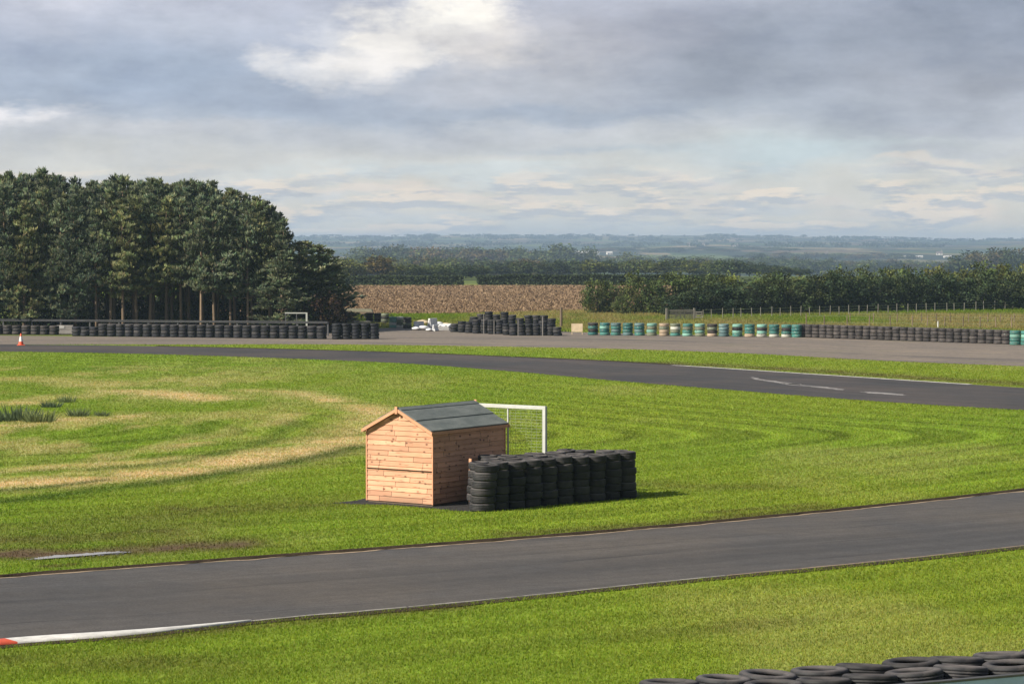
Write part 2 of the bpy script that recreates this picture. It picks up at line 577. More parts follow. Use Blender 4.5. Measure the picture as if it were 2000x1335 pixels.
def make_boards():
    """orange preservative-stained softwood: grain, knots, butt joints"""
    m, t = newmat('stained_boards')
    uv = t.n('ShaderNodeUVMap').outputs[0]          # u along the board, v board count
    sx = t.n('ShaderNodeSeparateXYZ'); t.put(sx.inputs[0], uv)
    row = t.m('FLOOR', sx.outputs[1])
    wn = t.n('ShaderNodeTexWhiteNoise', noise_dimensions='1D'); t.put(wn.inputs['W'], row)
    # butt joints: boards of about 0.9 m, shifted from row to row
    off = t.m('MULTIPLY', wn.outputs[0], 3.7)
    seg = t.m('DIVIDE', t.m('ADD', sx.outputs[0], off), 1.25)
    cell = t.m('FLOOR', seg)
    fr = t.m('FRACT', seg)
    joint = t.m('LESS_THAN', fr, 0.009)
    wn2 = t.n('ShaderNodeTexWhiteNoise', noise_dimensions='2D')
    cb = t.n('ShaderNodeCombineXYZ'); t.put(cb.inputs[0], cell); t.put(cb.inputs[1], row)
    t.put(wn2.inputs['Vector'], cb.outputs[0])
    gv = t.n('ShaderNodeCombineXYZ'); t.put(gv.inputs[0], t.m('ADD', t.m('MULTIPLY', sx.outputs[0], 2.2), t.m('MULTIPLY', wn2.outputs[0], 40)))
    t.put(gv.inputs[1], t.m('MULTIPLY', sx.outputs[1], 3.0)); t.put(gv.inputs[2], t.m('MULTIPLY', cell, 3.1))
    grain = t.noise(gv.outputs[0], 1.0, 6, 0.65)
    vo = t.n('ShaderNodeTexVoronoi', feature='F1')
    kv = t.n('ShaderNodeCombineXYZ'); t.put(kv.inputs[0], t.m('MULTIPLY', sx.outputs[0], 5.2)); t.put(kv.inputs[1], t.m('MULTIPLY', sx.outputs[1], 1.0)); t.put(kv.inputs[2], 0.3)
    t.put(vo.inputs['Vector'], kv.outputs[0]); t.put(vo.inputs['Scale'], 1.0)
    sc = t.n('ShaderNodeSeparateColor'); t.put(sc.inputs[0], vo.outputs['Color'])
    knot = t.m('MULTIPLY', t.mr(vo.outputs['Distance'], 0.10, 0.26, 1, 0), t.m('GREATER_THAN', sc.outputs[0], 0.30))
    vo2 = t.n('ShaderNodeTexVoronoi', feature='F1')
    kv2 = t.n('ShaderNodeCombineXYZ'); t.put(kv2.inputs[0], t.m('MULTIPLY', sx.outputs[0], 3.1)); t.put(kv2.inputs[1], t.m('MULTIPLY', sx.outputs[1], 3.4)); t.put(kv2.inputs[2], 4.3)
    t.put(vo2.inputs['Vector'], kv2.outputs[0]); t.put(vo2.inputs['Scale'], 1.0)
    sc2 = t.n('ShaderNodeSeparateColor'); t.put(sc2.inputs[0], vo2.outputs['Color'])
    dash = t.m('MULTIPLY', t.mr(vo2.outputs['Distance'], 0.14, 0.30, 1, 0), t.m('GREATER_THAN', sc2.outputs[1], 0.72))
    col = t.mix(t.mr(grain, 0.3, 0.7), (0.70, 0.385, 0.245), (0.59, 0.300, 0.175))
    col = t.mix(1.0, col, t.mr(wn2.outputs[0], 0, 1, 0.80, 1.17), 'MULTIPLY')
    col = t.mix(t.m('MULTIPLY', knot, 0.85), col, (0.09, 0.035, 0.02))
    col = t.mix(t.m('MULTIPLY', dash, 0.7), col, (0.16, 0.065, 0.035))
    wx = t.noise(t.vm('MULTIPLY', t.obj(), (1.3, 1.3, 0.9)), 1.0, 5, 0.6)
    col = t.mix(1.0, col, t.ramp(wx, [(0.3, (0.82, 0.80, 0.80)), (0.7, (1.12, 1.12, 1.12))]), 'MULTIPLY')
    zz = t.n('ShaderNodeSeparateXYZ'); t.put(zz.inputs[0], t.obj())
    col = t.mix(t.m('MULTIPLY', t.mr(zz.outputs[2], 0.06, 0.32, 0.55, 0), t.mr(wx, 0.35, 0.6)), col, (0.16, 0.11, 0.07))
    crack = t.m('MULTIPLY', t.mr(t.m('FRACT', sx.outputs[1]), 0.0, 0.09, 1, 0), t.mr(t.noise(gv.outputs[0], 0.9, 3), 0.45, 0.55))
    col = t.mix(t.m('MULTIPLY', crack, 0.8), col, (0.07, 0.03, 0.02))
    col = t.mix(joint, col, (0.05, 0.022, 0.015))
    t.bsdf(col, 0.72, 0.25, t.bump(grain, 0.25, 0.004))
    return m


def make_felt():
    m, t = newmat('roof_felt')
    o = t.obj()
    n = t.noise(o, 90, 3, 0.8); n2 = t.noise(t.vm('MULTIPLY', o, (1.2, 1.2, 6)), 1.6, 6, 0.65)
    col = t.mix(t.mr(n2, 0.35, 0.7), (0.120, 0.138, 0.132), (0.205, 0.220, 0.205))
    col = t.mix(1.0, col, t.mr(n, 0.3, 0.7, 0.8, 1.25), 'MULTIPLY')
    t.bsdf(col, 0.85, 0.3, t.bump(n, 0.3, 0.004))
    return m


def make_plough():
    m, t = newmat('ploughed_soil')
    uv = t.n('ShaderNodeUVMap').outputs[0]
    n = t.noise(t.vm('MULTIPLY', uv, (1.6, 0.22, 1)), 1.0, 6, 0.7)
    n2 = t.noise(t.vm('MULTIPLY', uv, (0.05, 0.02, 1)), 1.0, 4)
    col = t.mix(t.mr(n, 0.35, 0.65), (0.25, 0.165, 0.092), (0.36, 0.245, 0.142))
    col = t.mix(1.0, col, t.mr(n2, 0.3, 0.7, 0.88, 1.12), 'MULTIPLY')
    t.bsdf(col, 0.95, 0.1, t.bump(n, 0.7, 0.1))
    return m


def make_water():
    m, t = newmat('puddle_water')
    t.bsdf((0.24, 0.21, 0.17), 0.10, 0.6, t.bump(t.noise(t.obj(), 7, 3), 0.04, 0.01))
    return m


M = dict(
    ground=make_ground_mat(), blade=make_blade_mat(),
    asphalt=make_asphalt('race_asphalt', (0.072, 0.069, 0.069), (0.098, 0.086, 0.076)), asphalt2=make_asphalt('far_asphalt', (0.052, 0.050, 0.052), (0.085, 0.070, 0.064), 0.3),
    paving=make_paving(), rubber=make_rubber('tyre_rubber'), rubber_far=make_rubber('tyre_rubber_dusty', (0.030, 0.027, 0.027), (0.095, 0.080, 0.072), 0.9),
    rubber_blue=make_rubber('tyre_rubber_dark', (0.007, 0.008, 0.011), (0.035, 0.035, 0.042), 0.5),
    boards=make_boards(), felt=make_felt(), plough=make_plough(), water=make_water(),
    trim=simple_mat('stained_trim', (0.62, 0.31, 0.18), 0.15, 5, 0.7, bump=0.2),
    galv=simple_mat('galvanised_steel', (0.52, 0.53, 0.49), 0.12, 8, 0.55, 0.5, 0.15),
    wire=simple_mat('fence_wire', (0.30, 0.36, 0.22), 0.1, 8, 0.5, 0.5, 0.3),
    whitepaint=simple_mat('white_paint', (0.66, 0.64, 0.60), 0.42, 1.6, 0.6, 0.3),
    wornline=simple_mat('worn_white_line', (0.52, 0.50, 0.45), 0.5, 2.5, 0.7, 0.3),
    fadedline=simple_mat('faded_line', (0.30, 0.28, 0.245), 0.6, 1.5, 0.8, 0.3), scuff=simple_mat('pale_scuff', (0.25, 0.235, 0.225), 0.6, 1.0, 0.8, 0.2),
    redpaint=simple_mat('red_paint', (0.62, 0.10, 0.05), 0.2, 3.0, 0.6, 0.3),
    soil_and_shadow=simple_mat('bare_soil_and_shadow', (0.045, 0.032, 0.02), 0.5, 3.0, 0.95, 0.1, bump=0.6, bdist=0.03),
    dust=simple_mat('edge_dust', (0.34, 0.26, 0.18), 0.4, 2.0, 0.95, 0.1),
    dark_patch=simple_mat('dark_ground', (0.045, 0.043, 0.042), 0.5, 4.0, 0.95, 0.1, bump=0.6, bdist=0.03),
    bark=simple_mat('pine_bark', (0.20, 0.145, 0.10), 0.35, 3.0, 0.9, 0.1, bump=0.7, bdist=0.03, randvar=0.35),
    bark2=simple_mat('grey_bark', (0.09, 0.075, 0.06), 0.3, 3.0, 0.9, 0.1),
    barrier=simple_mat('blue_grey_barrier', (0.42, 0.54, 0.88), 0.15, 2.0, 0.5, 0.4),
    concrete=simple_mat('weathered_concrete', (0.30, 0.28, 0.26), 0.25, 2.5, 0.9, 0.2, randvar=0.15),
    armco=simple_mat('dull_guard_rail', (0.095, 0.095, 0.10), 0.3, 2.0, 0.6, 0.3, 0.2),
    cone=simple_mat('cone_orange', (0.75, 0.12, 0.05), 0.1, 5, 0.5), reflect=simple_mat('cone_band', (0.8, 0.78, 0.75), 0.05, 5, 0.4),
    oldwood=simple_mat('old_fence_wood', (0.20, 0.15, 0.11), 0.3, 6, 0.9, 0.1, randvar=0.3),
    palewood=simple_mat('pale_timber', (0.52, 0.42, 0.28), 0.25, 4, 0.8, 0.2, randvar=0.2),
    greywood=simple_mat('silvered_wood', (0.21, 0.195, 0.17), 0.25, 4, 0.85, 0.2),
    plastic=simple_mat('white_plastic', (0.66, 0.66, 0.66), 0.3, 3, 0.4, 0.4),
    sack=simple_mat('white_sack', (0.70, 0.70, 0.71), 0.2, 5, 0.8, 0.2, bump=0.5, bdist=0.04),
    tarp=simple_mat('olive_tarpaulin', (0.17, 0.16, 0.11), 0.2, 4, 0.8, 0.2),
    render=simple_mat('pale_render', (0.74, 0.70, 0.62), 0.1, 0.3, 0.85, 0.2), slate=simple_mat('slate_roof', (0.16, 0.13, 0.12), 0.2, 0.5, 0.8, 0.3),
    sheet=simple_mat('pale_sheet_roof', (0.60, 0.57, 0.52), 0.12, 0.3, 0.6, 0.3), glass=simple_mat('dark_glass', (0.03, 0.035, 0.04), 0.1, 1, 0.2, 0.5),
    teal=make_painted_tyre('teal_tyre', (0.045, 0.160, 0.138)), teal2=make_painted_tyre('deep_teal_tyre', (0.025, 0.12, 0.115)),
    mint=make_painted_tyre('mint_tyre', (0.16, 0.33, 0.27)), bluegrey=make_painted_tyre('blue_grey_tyre', (0.10, 0.175, 0.180)),
    olive=make_painted_tyre('olive_tyre', (0.14, 0.16, 0.11)), whitet=make_painted_tyre('whitened_tyre', (0.46, 0.46, 0.40)), tan=make_painted_tyre('tan_tyre', (0.36, 0.275, 0.195)),
    pine=make_leaf_mat('pine_needles', (0.178, 0.208, 0.122), 0.08, 0.35, 0.22),
    leaf=make_leaf_mat('hedge_leaves', (0.095, 0.120, 0.042), 0.1, 0.25, 0.25), leafy=make_leaf_mat('olive_leaves', (0.115, 0.138, 0.052), 0.15, 0.25, 0.25),
    leafdark=make_leaf_mat('dark_leaves', (0.050, 0.068, 0.034), 0.05, 0.2, 0.2), autumn=make_leaf_mat('autumn_leaves', (0.120, 0.098, 0.045), 0.1, 0.25, 0.2),
    plum=make_leaf_mat('purple_leaves', (0.042, 0.030, 0.024), 0.1, 0.2, 0.2), rush=make_leaf_mat('rush_stems', (0.115, 0.150, 0.075), 0.05, 0.2, 0.2),
    stubble=make_leaf_mat('soil_clods', (0.33, 0.222, 0.128), 0.05, 0.1, 0.2),
)

# ------------------------------------------------------------------ GROUND
def terrain(x, y):
    """flat airfield, a shallow valley beyond the hedges, then the far rise"""
    k = np.clip((y-375)/900, 0, 1); k = k*k*(3-2*k)
    h = -13*k
    r = np.clip((y-2000)/4200, 0, 1)
    top = np.interp(x/np.maximum(y, 1)*F + 1000, [-600,0,570,700,850,1000,1150,1300,1400,1500,1620,1720,1850,1950,2100,2600], [28,27,26,25,28,26,25,25,27,24,22,20,15,17,19,20])
    h = h + r**1.15*(13 + top)
    h = h + np.clip((y-1500)/1500, 0, 1)*((fbm(x*0.0022+5, y*0.0012)-0.5)*9)
    return np.where(y > 375, h, 0.0)


def build_ground():
    ys = [-40.0, -10.0, 10.0, 22.0]
    y = 28.0
    while y < 7000:
        ys.append(y)
        y += max(0.22, 0.00022*y*y) if y < 165 else y*0.028
    ys.append(7000.0)
    xs = [0.0]; x = 0.0
    while x < 3000:
        x += 0.3 if x < 16 else (0.6 if x < 40 else x*0.045)
        xs.append(min(x, 3000.0))
    xs = np.array(sorted(set([-v for v in xs] + xs))); ys = np.array(ys)
    X, Y = np.meshgrid(xs, ys)
    Z = terrain(X, Y)
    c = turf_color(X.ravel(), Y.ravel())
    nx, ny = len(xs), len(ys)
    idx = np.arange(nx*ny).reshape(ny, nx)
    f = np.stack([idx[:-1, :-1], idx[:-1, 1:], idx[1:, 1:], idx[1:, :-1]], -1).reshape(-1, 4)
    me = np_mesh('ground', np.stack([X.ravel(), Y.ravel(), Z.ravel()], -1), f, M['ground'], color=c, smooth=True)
    return structure(link('ground', me))


build_ground()


def ribbon(name, top, bot, z, mat, n=8, px0=-480, px1=2580, kind='structure', step=12):
    """sheet between two edge curves given over photo columns, laid on the ground"""
    px = np.arange(px0, px1 + 1, step, dtype=float)
    a = G(px, top(px), z); b = G(px, bot(px), z)
    t = np.linspace(0, 1, n)
    P = a[:, None, :]*(1-t)[None, :, None] + b[:, None, :]*t[None, :, None]
    m = len(px)
    idx = np.arange(m*n).reshape(m, n)
    f = np.stack([idx[:-1, :-1], idx[:-1, 1:], idx[1:, 1:], idx[1:, :-1]], -1).reshape(-1, 4)
    me = np_mesh(name, P.reshape(-1, 3), f, mat)
    s = np.concatenate([[0], np.cumsum(np.linalg.norm(np.diff(b, axis=0), axis=1))])
    w = np.linalg.norm(a-b, axis=1)
    UV = np.stack([np.repeat(s, n), (w[:, None]*(1-t)[None, :]).ravel()], -1)
    uvl = me.uv_layers.new(name='UVMap')
    uvl.data.foreach_set('uv', UV[f.ravel()].astype(np.float32).ravel())
    return structure(link(name, me), kind)


E = lambda c, d=0.0: (lambda px: edge(c, px) + d)
ribbon('race_track', E(NEAR_TOP), E(NEAR_BOT), 0.010, M['asphalt'], 14)
ribbon('race_track', E(FAR_TOP), E(FAR_BOT), 0.010, M['asphalt2'], 10)
ribbon('paved_area', E(PAVE_TOP), lambda px: np.maximum(edge(STRIP_TOP, px), edge(PAVE_TOP, px)+0.5), 0.006, M['paving'], 16)
FIELD_TOP = lambda px: np.interp(px, [400, 900, 1400], [557.5, 557, 557.5])
FIELD_BOT = lambda px: np.interp(px, [400, 655, 900, 1150, 1400], [616, 615, 613, 606, 598])
ribbon('ploughed_field', FIELD_TOP, FIELD_BOT, 0.02, M['plough'], 30, 430, 1360)


def offset_strip(name, curve, px0, px1, prof, mat, seed=1, wob=0.03, kind='structure'):
    """a long strip following a track edge; prof = [(distance away from the camera, height), ...]"""
    px = np.arange(px0, px1 + 1, 6.0)
    p = G(px, edge(curve, px))
    d = np.gradient(p, axis=0); d /= np.linalg.norm(d, axis=1)[:, None]
    nrm = np.stack([-d[:, 1], d[:, 0], 0*d[:, 0]], -1)
    n = len(prof); m = len(px)
    s = np.cumsum(np.linalg.norm(np.gradient(p, axis=0), axis=1))
    V = np.zeros((m, n, 3))
    for j, (o, z) in enumerate(prof):
        w = (fbm(s*1.7 + seed*11, s*0 + j*0.3 + seed)-0.5)*2*wob if callable(o) is False else 0
        oo = o(px) if callable(o) else o
        V[:, j] = p + nrm*(oo + w)[:, None] if np.ndim(oo + w) else p + nrm*(oo + w)
        V[:, j, 2] = z
    idx = np.arange(m*n).reshape(m, n)
    f = np.stack([idx[:-1, :-1], idx[1:, :-1], idx[1:, 1:], idx[:-1, 1:]], -1).reshape(-1, 4)
    return structure(link(name, np_mesh(name, V.reshape(-1, 3), f, mat)), kind)


# worn turf lip and dust where the grass meets the tarmac
offset_strip('track_verge', NEAR_TOP, -480, 2580, [(-0.02, 0.013), (0.02, 0.050), (0.15, 0.045), (0.4, -0.01)], M['soil_and_shadow'], 1, 0.07)
offset_strip('track_edge_dust', NEAR_TOP, -480, 2580, [(-0.13, 0.0145), (-0.04, 0.0145)], M['dust'], 2, 0.13)
offset_strip('track_verge', NEAR_BOT, 420, 2580, [(-0.36, 0.0155), (-0.08, 0.0165)], M['soil_and_shadow'], 3, 0.07)
offset_strip('track_edge_line', NEAR_BOT, 430, 800, [(-0.01, 0.0145), (0.07, 0.0145)], M['fadedline'], 4, 0.04)
offset_strip('track_edge_line', NEAR_BOT, 800, 1420, [(0.0, 0.0145), (0.06, 0.0145)], M['fadedline'], 14, 0.035)
offset_strip('track_edge_line', NEAR_BOT, 1420, 2580, [(0.0, 0.0145), (0.05, 0.0145)], M['dust'], 5, 0.03)
offset_strip('track_edge_line', FAR_TOP, 1318, 1905, [(-0.30, 0.0145), (0.02, 0.0145)], M['wornline'], 6, 0.05)
offset_strip('track_verge', FAR_TOP, 1000, 1330, [(-0.10, 0.0165), (0.55, 0.0165)], M['soil_and_shadow'], 7, 0.1)
offset_strip('track_verge', FAR_TOP, 300, 1000, [(-0.10, 0.0165), (0.4, 0.0165)], M['soil_and_shadow'], 8, 0.2)
# kerb: white blocks running out beside the track, a red one at the frame edge
kw = lambda px: -0.06 - 0.42*np.clip((505-px)/330, 0, 1.0)
offset_strip('track_kerb', NEAR_BOT, 12, 486, [(kw, 0.0), (kw, 0.05), (lambda px: 0.05+0*px, 0.03), (lambda px: 0.10+0*px, 0.011)], M['whitepaint'], 9, 0.0)
offset_strip('track_kerb', NEAR_BOT, -480, 12, [(kw, 0.0), (kw, 0.05), (lambda px: 0.05+0*px, 0.03), (lambda px: 0.10+0*px, 0.011)], M['redpaint'], 9, 0.0)
offset_strip('track_verge', NEAR_BOT, -480, 500, [(lambda px: kw(px)-0.22, 0.012), (lambda px: kw(px)+0.01, 0.02)], M['soil_and_shadow'], 10, 0.0)


def patch(name, pts, z, mat, n=90, jag=0.12, seed=0, kind='structure'):
    """a flat irregular patch on the ground, outline from ground points"""
    p = np.array([q[:2] for q in pts]); m = len(p)
    t = np.linspace(0, m, n, endpoint=False); i = t.astype(int); u = (t-i)[:, None]
    P = lambda k: p[(i+k) % m]
    c = 0.5*((2*P(0)) + (-P(-1)+P(1))*u + (2*P(-1)-5*P(0)+4*P(1)-P(2))*u**2 + (-P(-1)+3*P(0)-3*P(1)+P(2))*u**3)
    c = c + (np.random.default_rng(seed).random((n, 2))-0.5)*jag
    me = bpy.data.meshes.new(name)
    me.from_pydata([(a, b, z) for a, b in c], [], [tuple(range(n))])
    me.materials.append(mat); me.update()
    return structure(link(name, me), kind)


DARK_PX = [(648,982),(690,978),(725,972),(860,960),(1000,950),(1150,950),(1230,960),(1238,972),(1100,984),(980,997),(915,999),(845,993),(760,986),(700,985)]
patch('dark_ground_patch', [G(a, b) for a, b in DARK_PX], 0.006, M['dark_patch'], 110, 0.10, 1)  # dark ground round the foot of the shed and tyre stacks
PUD_PX = [(62,1091),(110,1085),(180,1080),(244,1076.5),(246,1079.5),(200,1084),(130,1089),(76,1093)]
patch('puddle', [G(a, b) for a, b in PUD_PX], 0.012, M['water'], 120, 0.16, 2)
SCUFF = [[(1470,738),(1500,744),(1560,751)], [(1530,749),(1600,756),(1645,761)], [(1690,766),(1760,771)]]
for q in SCUFF:
    g = [G(a, b + 1.1) for a, b in q] + [G(a, b - 1.1) for a, b in q[::-1]]
    patch('tyre_scuff', g, 0.0135, M['scuff'], 60, 0.22, 5)


def in_poly(px, py, poly):
    r = np.zeros(px.shape, bool); n = len(poly)
    for i in range(n):
        x1, y1 = poly[i]; x2, y2 = poly[i-1]
        c = ((y1 > py) != (y2 > py)) & (px < (x2-x1)*(py-y1)/(y2-y1+1e-12) + x1)
        r ^= c
    return r


def build_grass():
    """mown turf: one triangle per tuft, finer and denser near the spectator bank"""
    N = 1300000
    Y = 31.0*(225/31.0)**rng.random(N)
    X = (rng.random(N)*2-1)*(0.2083*1.12*Y + 0.6)
    px, py = PX(X, Y)
    ok = ~((py > edge(NEAR_TOP, px)-0.8) & (py < edge(NEAR_BOT, px)+1.5))
    ok &= ~((py > edge(FAR_TOP, px)-0.3) & (py < edge(FAR_BOT, px)+0.3))
    st = edge(STRIP_TOP, px); pt = edge(PAVE_TOP, px)
    ok &= ~((py > pt) & (py < np.maximum(st, pt)))
    ok &= ~((px < 660) & (py < pt))
    fb = FIELD_BOT(px)
    ok &= ~((px < 1300) & (py < fb))
    ok &= ~in_poly(px, py, DARK_PX) & ~in_poly(px, py, PUD_PX)
    ok &= ~((py > edge(NEAR_BOT, px)) & (py < edge(NEAR_BOT, px) + 12*np.clip((500-px)/480, 0, 1)))
    X, Y, px, py = X[ok], Y[ok], px[ok], py[ok]
    n = len(X)
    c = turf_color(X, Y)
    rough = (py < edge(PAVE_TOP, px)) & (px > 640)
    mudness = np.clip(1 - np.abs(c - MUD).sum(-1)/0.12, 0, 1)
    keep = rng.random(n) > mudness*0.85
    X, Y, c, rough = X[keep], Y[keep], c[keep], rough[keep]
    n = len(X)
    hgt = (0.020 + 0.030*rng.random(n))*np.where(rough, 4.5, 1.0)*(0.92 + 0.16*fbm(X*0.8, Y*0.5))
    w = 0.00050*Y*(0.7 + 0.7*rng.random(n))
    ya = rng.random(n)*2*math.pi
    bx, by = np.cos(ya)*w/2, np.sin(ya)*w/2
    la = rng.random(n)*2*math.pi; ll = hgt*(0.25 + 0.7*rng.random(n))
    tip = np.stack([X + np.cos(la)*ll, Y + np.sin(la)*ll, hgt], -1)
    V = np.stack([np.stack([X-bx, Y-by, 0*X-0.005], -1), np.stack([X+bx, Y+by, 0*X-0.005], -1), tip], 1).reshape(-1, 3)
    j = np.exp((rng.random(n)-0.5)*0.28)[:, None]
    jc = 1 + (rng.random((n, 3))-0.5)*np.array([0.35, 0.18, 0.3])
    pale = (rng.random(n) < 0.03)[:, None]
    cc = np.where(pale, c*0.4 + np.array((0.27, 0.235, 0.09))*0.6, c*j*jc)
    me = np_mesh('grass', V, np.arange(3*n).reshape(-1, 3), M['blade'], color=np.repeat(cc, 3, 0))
    return structure(link('grass', me), 'stuff')


build_grass()


def build_clods():
    N = 70000
    px = 430 + 900*rng.random(N); u = rng.random(N)
    py = FIELD_TOP(px) + 1 + (FIELD_BOT(px)-FIELD_TOP(px)-1)*u
    p = G(px, py)
    n = len(p); w = 0.0005*p[:, 1]*(0.6 + rng.random(n)); h = 0.08 + 0.16*rng.random(n)
    ya = rng.random(n)*6.28
    b = np.stack([np.cos(ya)*w, np.sin(ya)*w, 0*w], -1)
    tip = p + np.stack([(rng.random(n)-0.5)*0.3, (rng.random(n)-0.5)*0.3, h], -1)
    V = np.stack([p-b, p+b, tip], 1).reshape(-1, 3)
    c = np.repeat((0.60 + 0.65*rng.random(n)**1.2)[:, None]*np.array((1, 1, 1)), 3, 0)
    structure(link('stubble', np_mesh('stubble', V, np.arange(3*n).reshape(-1, 3), M['stubble'], color=c)), 'stuff')


build_clods()

# ------------------------------------------------------------------ SHED
C0 = G(845, 988.8)[:2]; L0 = G(718, 979.3)[:2]
SW = float(np.linalg.norm(L0-C0)); EX = (L0-C0)/SW; EY = np.array([-EX[1], EX[0]])
if EY[1] < 0:
    EY = -EY
SLEN = 2.6
for _ in range(60):
    q = C0 + EY*SLEN
    if PX(q[0], q[1])[0] < 984: SLEN += 0.02
    else: break
SHED_A = math.atan2(-EX[1], -EX[0])        # local +x runs along the gable from left to the near corner, local +y away along the side
EAVE, RIDGE = 1.72, 2.17


def build_shed():
    t = thing('shed', 'small orange timber shed with dark felt roof beside the stacked tyres', 'shed', (L0[0], L0[1], 0), SHED_A)
    W, L = SW, SLEN
    bh = 0.118

    def clad(name, length, top_fn, frame, mi_len):
        """overlapping horizontal boards over one wall; frame(u, out, z) -> local point"""
        vs = []; fs = []; uv = []
        k = 0; z = 0.05
        while z < top_fn(None) - 0.01:
            z2 = min(z + bh, top_fn(None))
            zc = z2
            u0, u1 = top_fn(z), top_fn(zc)
            b = len(vs)
            (a0, a1), (c0, c1) = u0, u1
            out_lo, out_hi = 0.020, 0.004
            for (uu, o, zz) in ((a0, out_lo, z), (a1, out_lo, z), (c1, out_hi, zc), (c0, out_hi, zc), (a0, 0.0, z), (a1, 0.0, z)):
                vs.append(frame(uu, o, zz))
            fs += [(b, b+1, b+2, b+3), (b+4, b+5, b+1, b)]
            uv += [(a0+mi_len, k+0.02), (a1+mi_len, k+0.02), (c1+mi_len, k+0.98), (c0+mi_len, k+0.98), (a0+mi_len, k), (a1+mi_len, k), (a1+mi_len, k+0.02), (a0+mi_len, k+0.02)]
            z = z2; k += 1
        me = bpy.data.meshes.new(name); me.from_pydata([tuple(v) for v in vs], [], fs)
        me.materials.append(M['boards'])
        u = me.uv_layers.new(name='UVMap')
        for i, q in enumerate(uv):
            u.data[i].uv = q
        me.update()
        return link(name, me, t)

    def gable_top(z):
        if z is None: return RIDGE
        if z <= EAVE: return (0.0, W)
        k = (z-EAVE)/(RIDGE-EAVE)*W/2
        return (k, max(W-k, k+0.001))

    def side_top(z):
        if z is None: return EAVE
        return (0.0, L)
    clad('wall', W, gable_top, lambda u, o, z: (u, -o, z), 0.0)
    clad('wall', W, gable_top, lambda u, o, z: (W-u, L+o, z), 3.3)
    clad('wall', L, side_top, lambda u, o, z: (W+o, u, z), 7.7)
    clad('wall', L, side_top, lambda u, o, z: (-o, L-u, z), 12.1)
    # corner trims, mid-height shadow line
    for (x, y, ww, dd) in ((W+0.012, -0.012, 0.034, 0.034), (W+0.012, L+0.012, 0.034, 0.034), (-0.012, -0.012, 0.034, 0.034), (-0.012, L+0.012, 0.034, 0.034)):
        MB().box((x, y, EAVE/2+0.015), (ww, dd, EAVE-0.05)).build('corner_trim', M['trim'], t, bevel=0.004)
    MB().box((W/2, -0.028, 0.80), (W-0.01, 0.03, 0.020)).build('shadow_strip', M['soil_and_shadow'], t)  # dark strip painted in as the shadow line across the gable
    MB().box((W/2, L/2, 0.028), (W-0.02, L-0.02, 0.045)).build('floor_bearer', M['oldwood'], t)
    # roof: two felted slopes with overhang, laps and a ridge cap
    oh, ov = 0.11, 0.035
    sl = Vector((W/2, 0, -(RIDGE-EAVE))).normalized()
    r = MB()
    for s in (1, -1):
        d = np.array((sl.x*s, 0, sl.z)); nrm = np.array((-sl.z*s, 0, sl.x))
        top = np.array((W/2, 0, RIDGE+0.03)); Ls = math.hypot(W/2, RIDGE-EAVE) + ov
        def slab(a, b, h0, h1):
            p = []
            for y in (-oh, L+oh):
                for (q, hh) in ((a, h0), (b, h0), (b, h1), (a, h1)):
                    v = top + d*q + nrm*hh; p.append((v[0], y, v[2]))
            f = [(0,1,2,3), (7,6,5,4), (0,4,5,1), (1,5,6,2), (2,6,7,3), (3,7,4,0)]
            r.add(p, f)
        slab(0.0, Ls*0.56, 0.012, 0.030)
        slab(Ls*0.50, Ls, 0.0, 0.014)
        slab(Ls-0.02, Ls+0.010, -0.035, 0.0135)
    rf = r.build('roof', M['felt'], t)
    rc = MB()
    for s in (1, -1):
        d = np.array((sl.x*s, 0, sl.z)); nrm = np.array((-sl.z*s, 0, sl.x)); top = np.array((W/2, 0, RIDGE+0.03))
        p = []
        for y in (-oh+0.01, L+oh-0.01):
            for (q, hh) in ((0, 0.031), (0.12, 0.031), (0.12, 0.042), (0, 0.045)):
                v = top + d*q + nrm*hh; p.append((v[0], y, v[2]))
        rc.add(p, [(0,1,2,3), (7,6,5,4), (0,4,5,1), (1,5,6,2), (2,6,7,3), (3,7,4,0)])
    rc.build('ridge_cap', M['felt'], rf)
    for y in (-oh-0.012, L+oh+0.012):
        for s in (1, -1):
            b = MB()
            a = np.array((W/2, y, RIDGE+0.035)); e = np.array((W/2 + s*(W/2+0.075), y, EAVE-0.028))
            vv = [(a[0], y-0.011, a[2]+0.015), (e[0], y-0.011, e[2]+0.015), (e[0], y-0.011, e[2]-0.058), (a[0], y-0.011, a[2]-0.058)]
            vv += [(x, y+0.011, z) for x, _, z in vv]
            b.add(vv, [(0,1,2,3), (7,6,5,4), (0,4,5,1), (1,5,6,2), (2,6,7,3), (3,7,4,0)])
            b.build('bargeboard', M['trim'], t)
        MB().box((W/2, y-0.018 if y < 0 else y+0.018, RIDGE+0.005), (0.07, 0.014, 0.17)).build('finial', M['trim'], t, bevel=0.004)
    for x in (-0.055, W+0.055):
        MB().box((x, L/2, EAVE-0.045), (0.018, L+0.16, 0.07)).build('fascia', M['trim'], t)
    return t


SHED = build_shed()

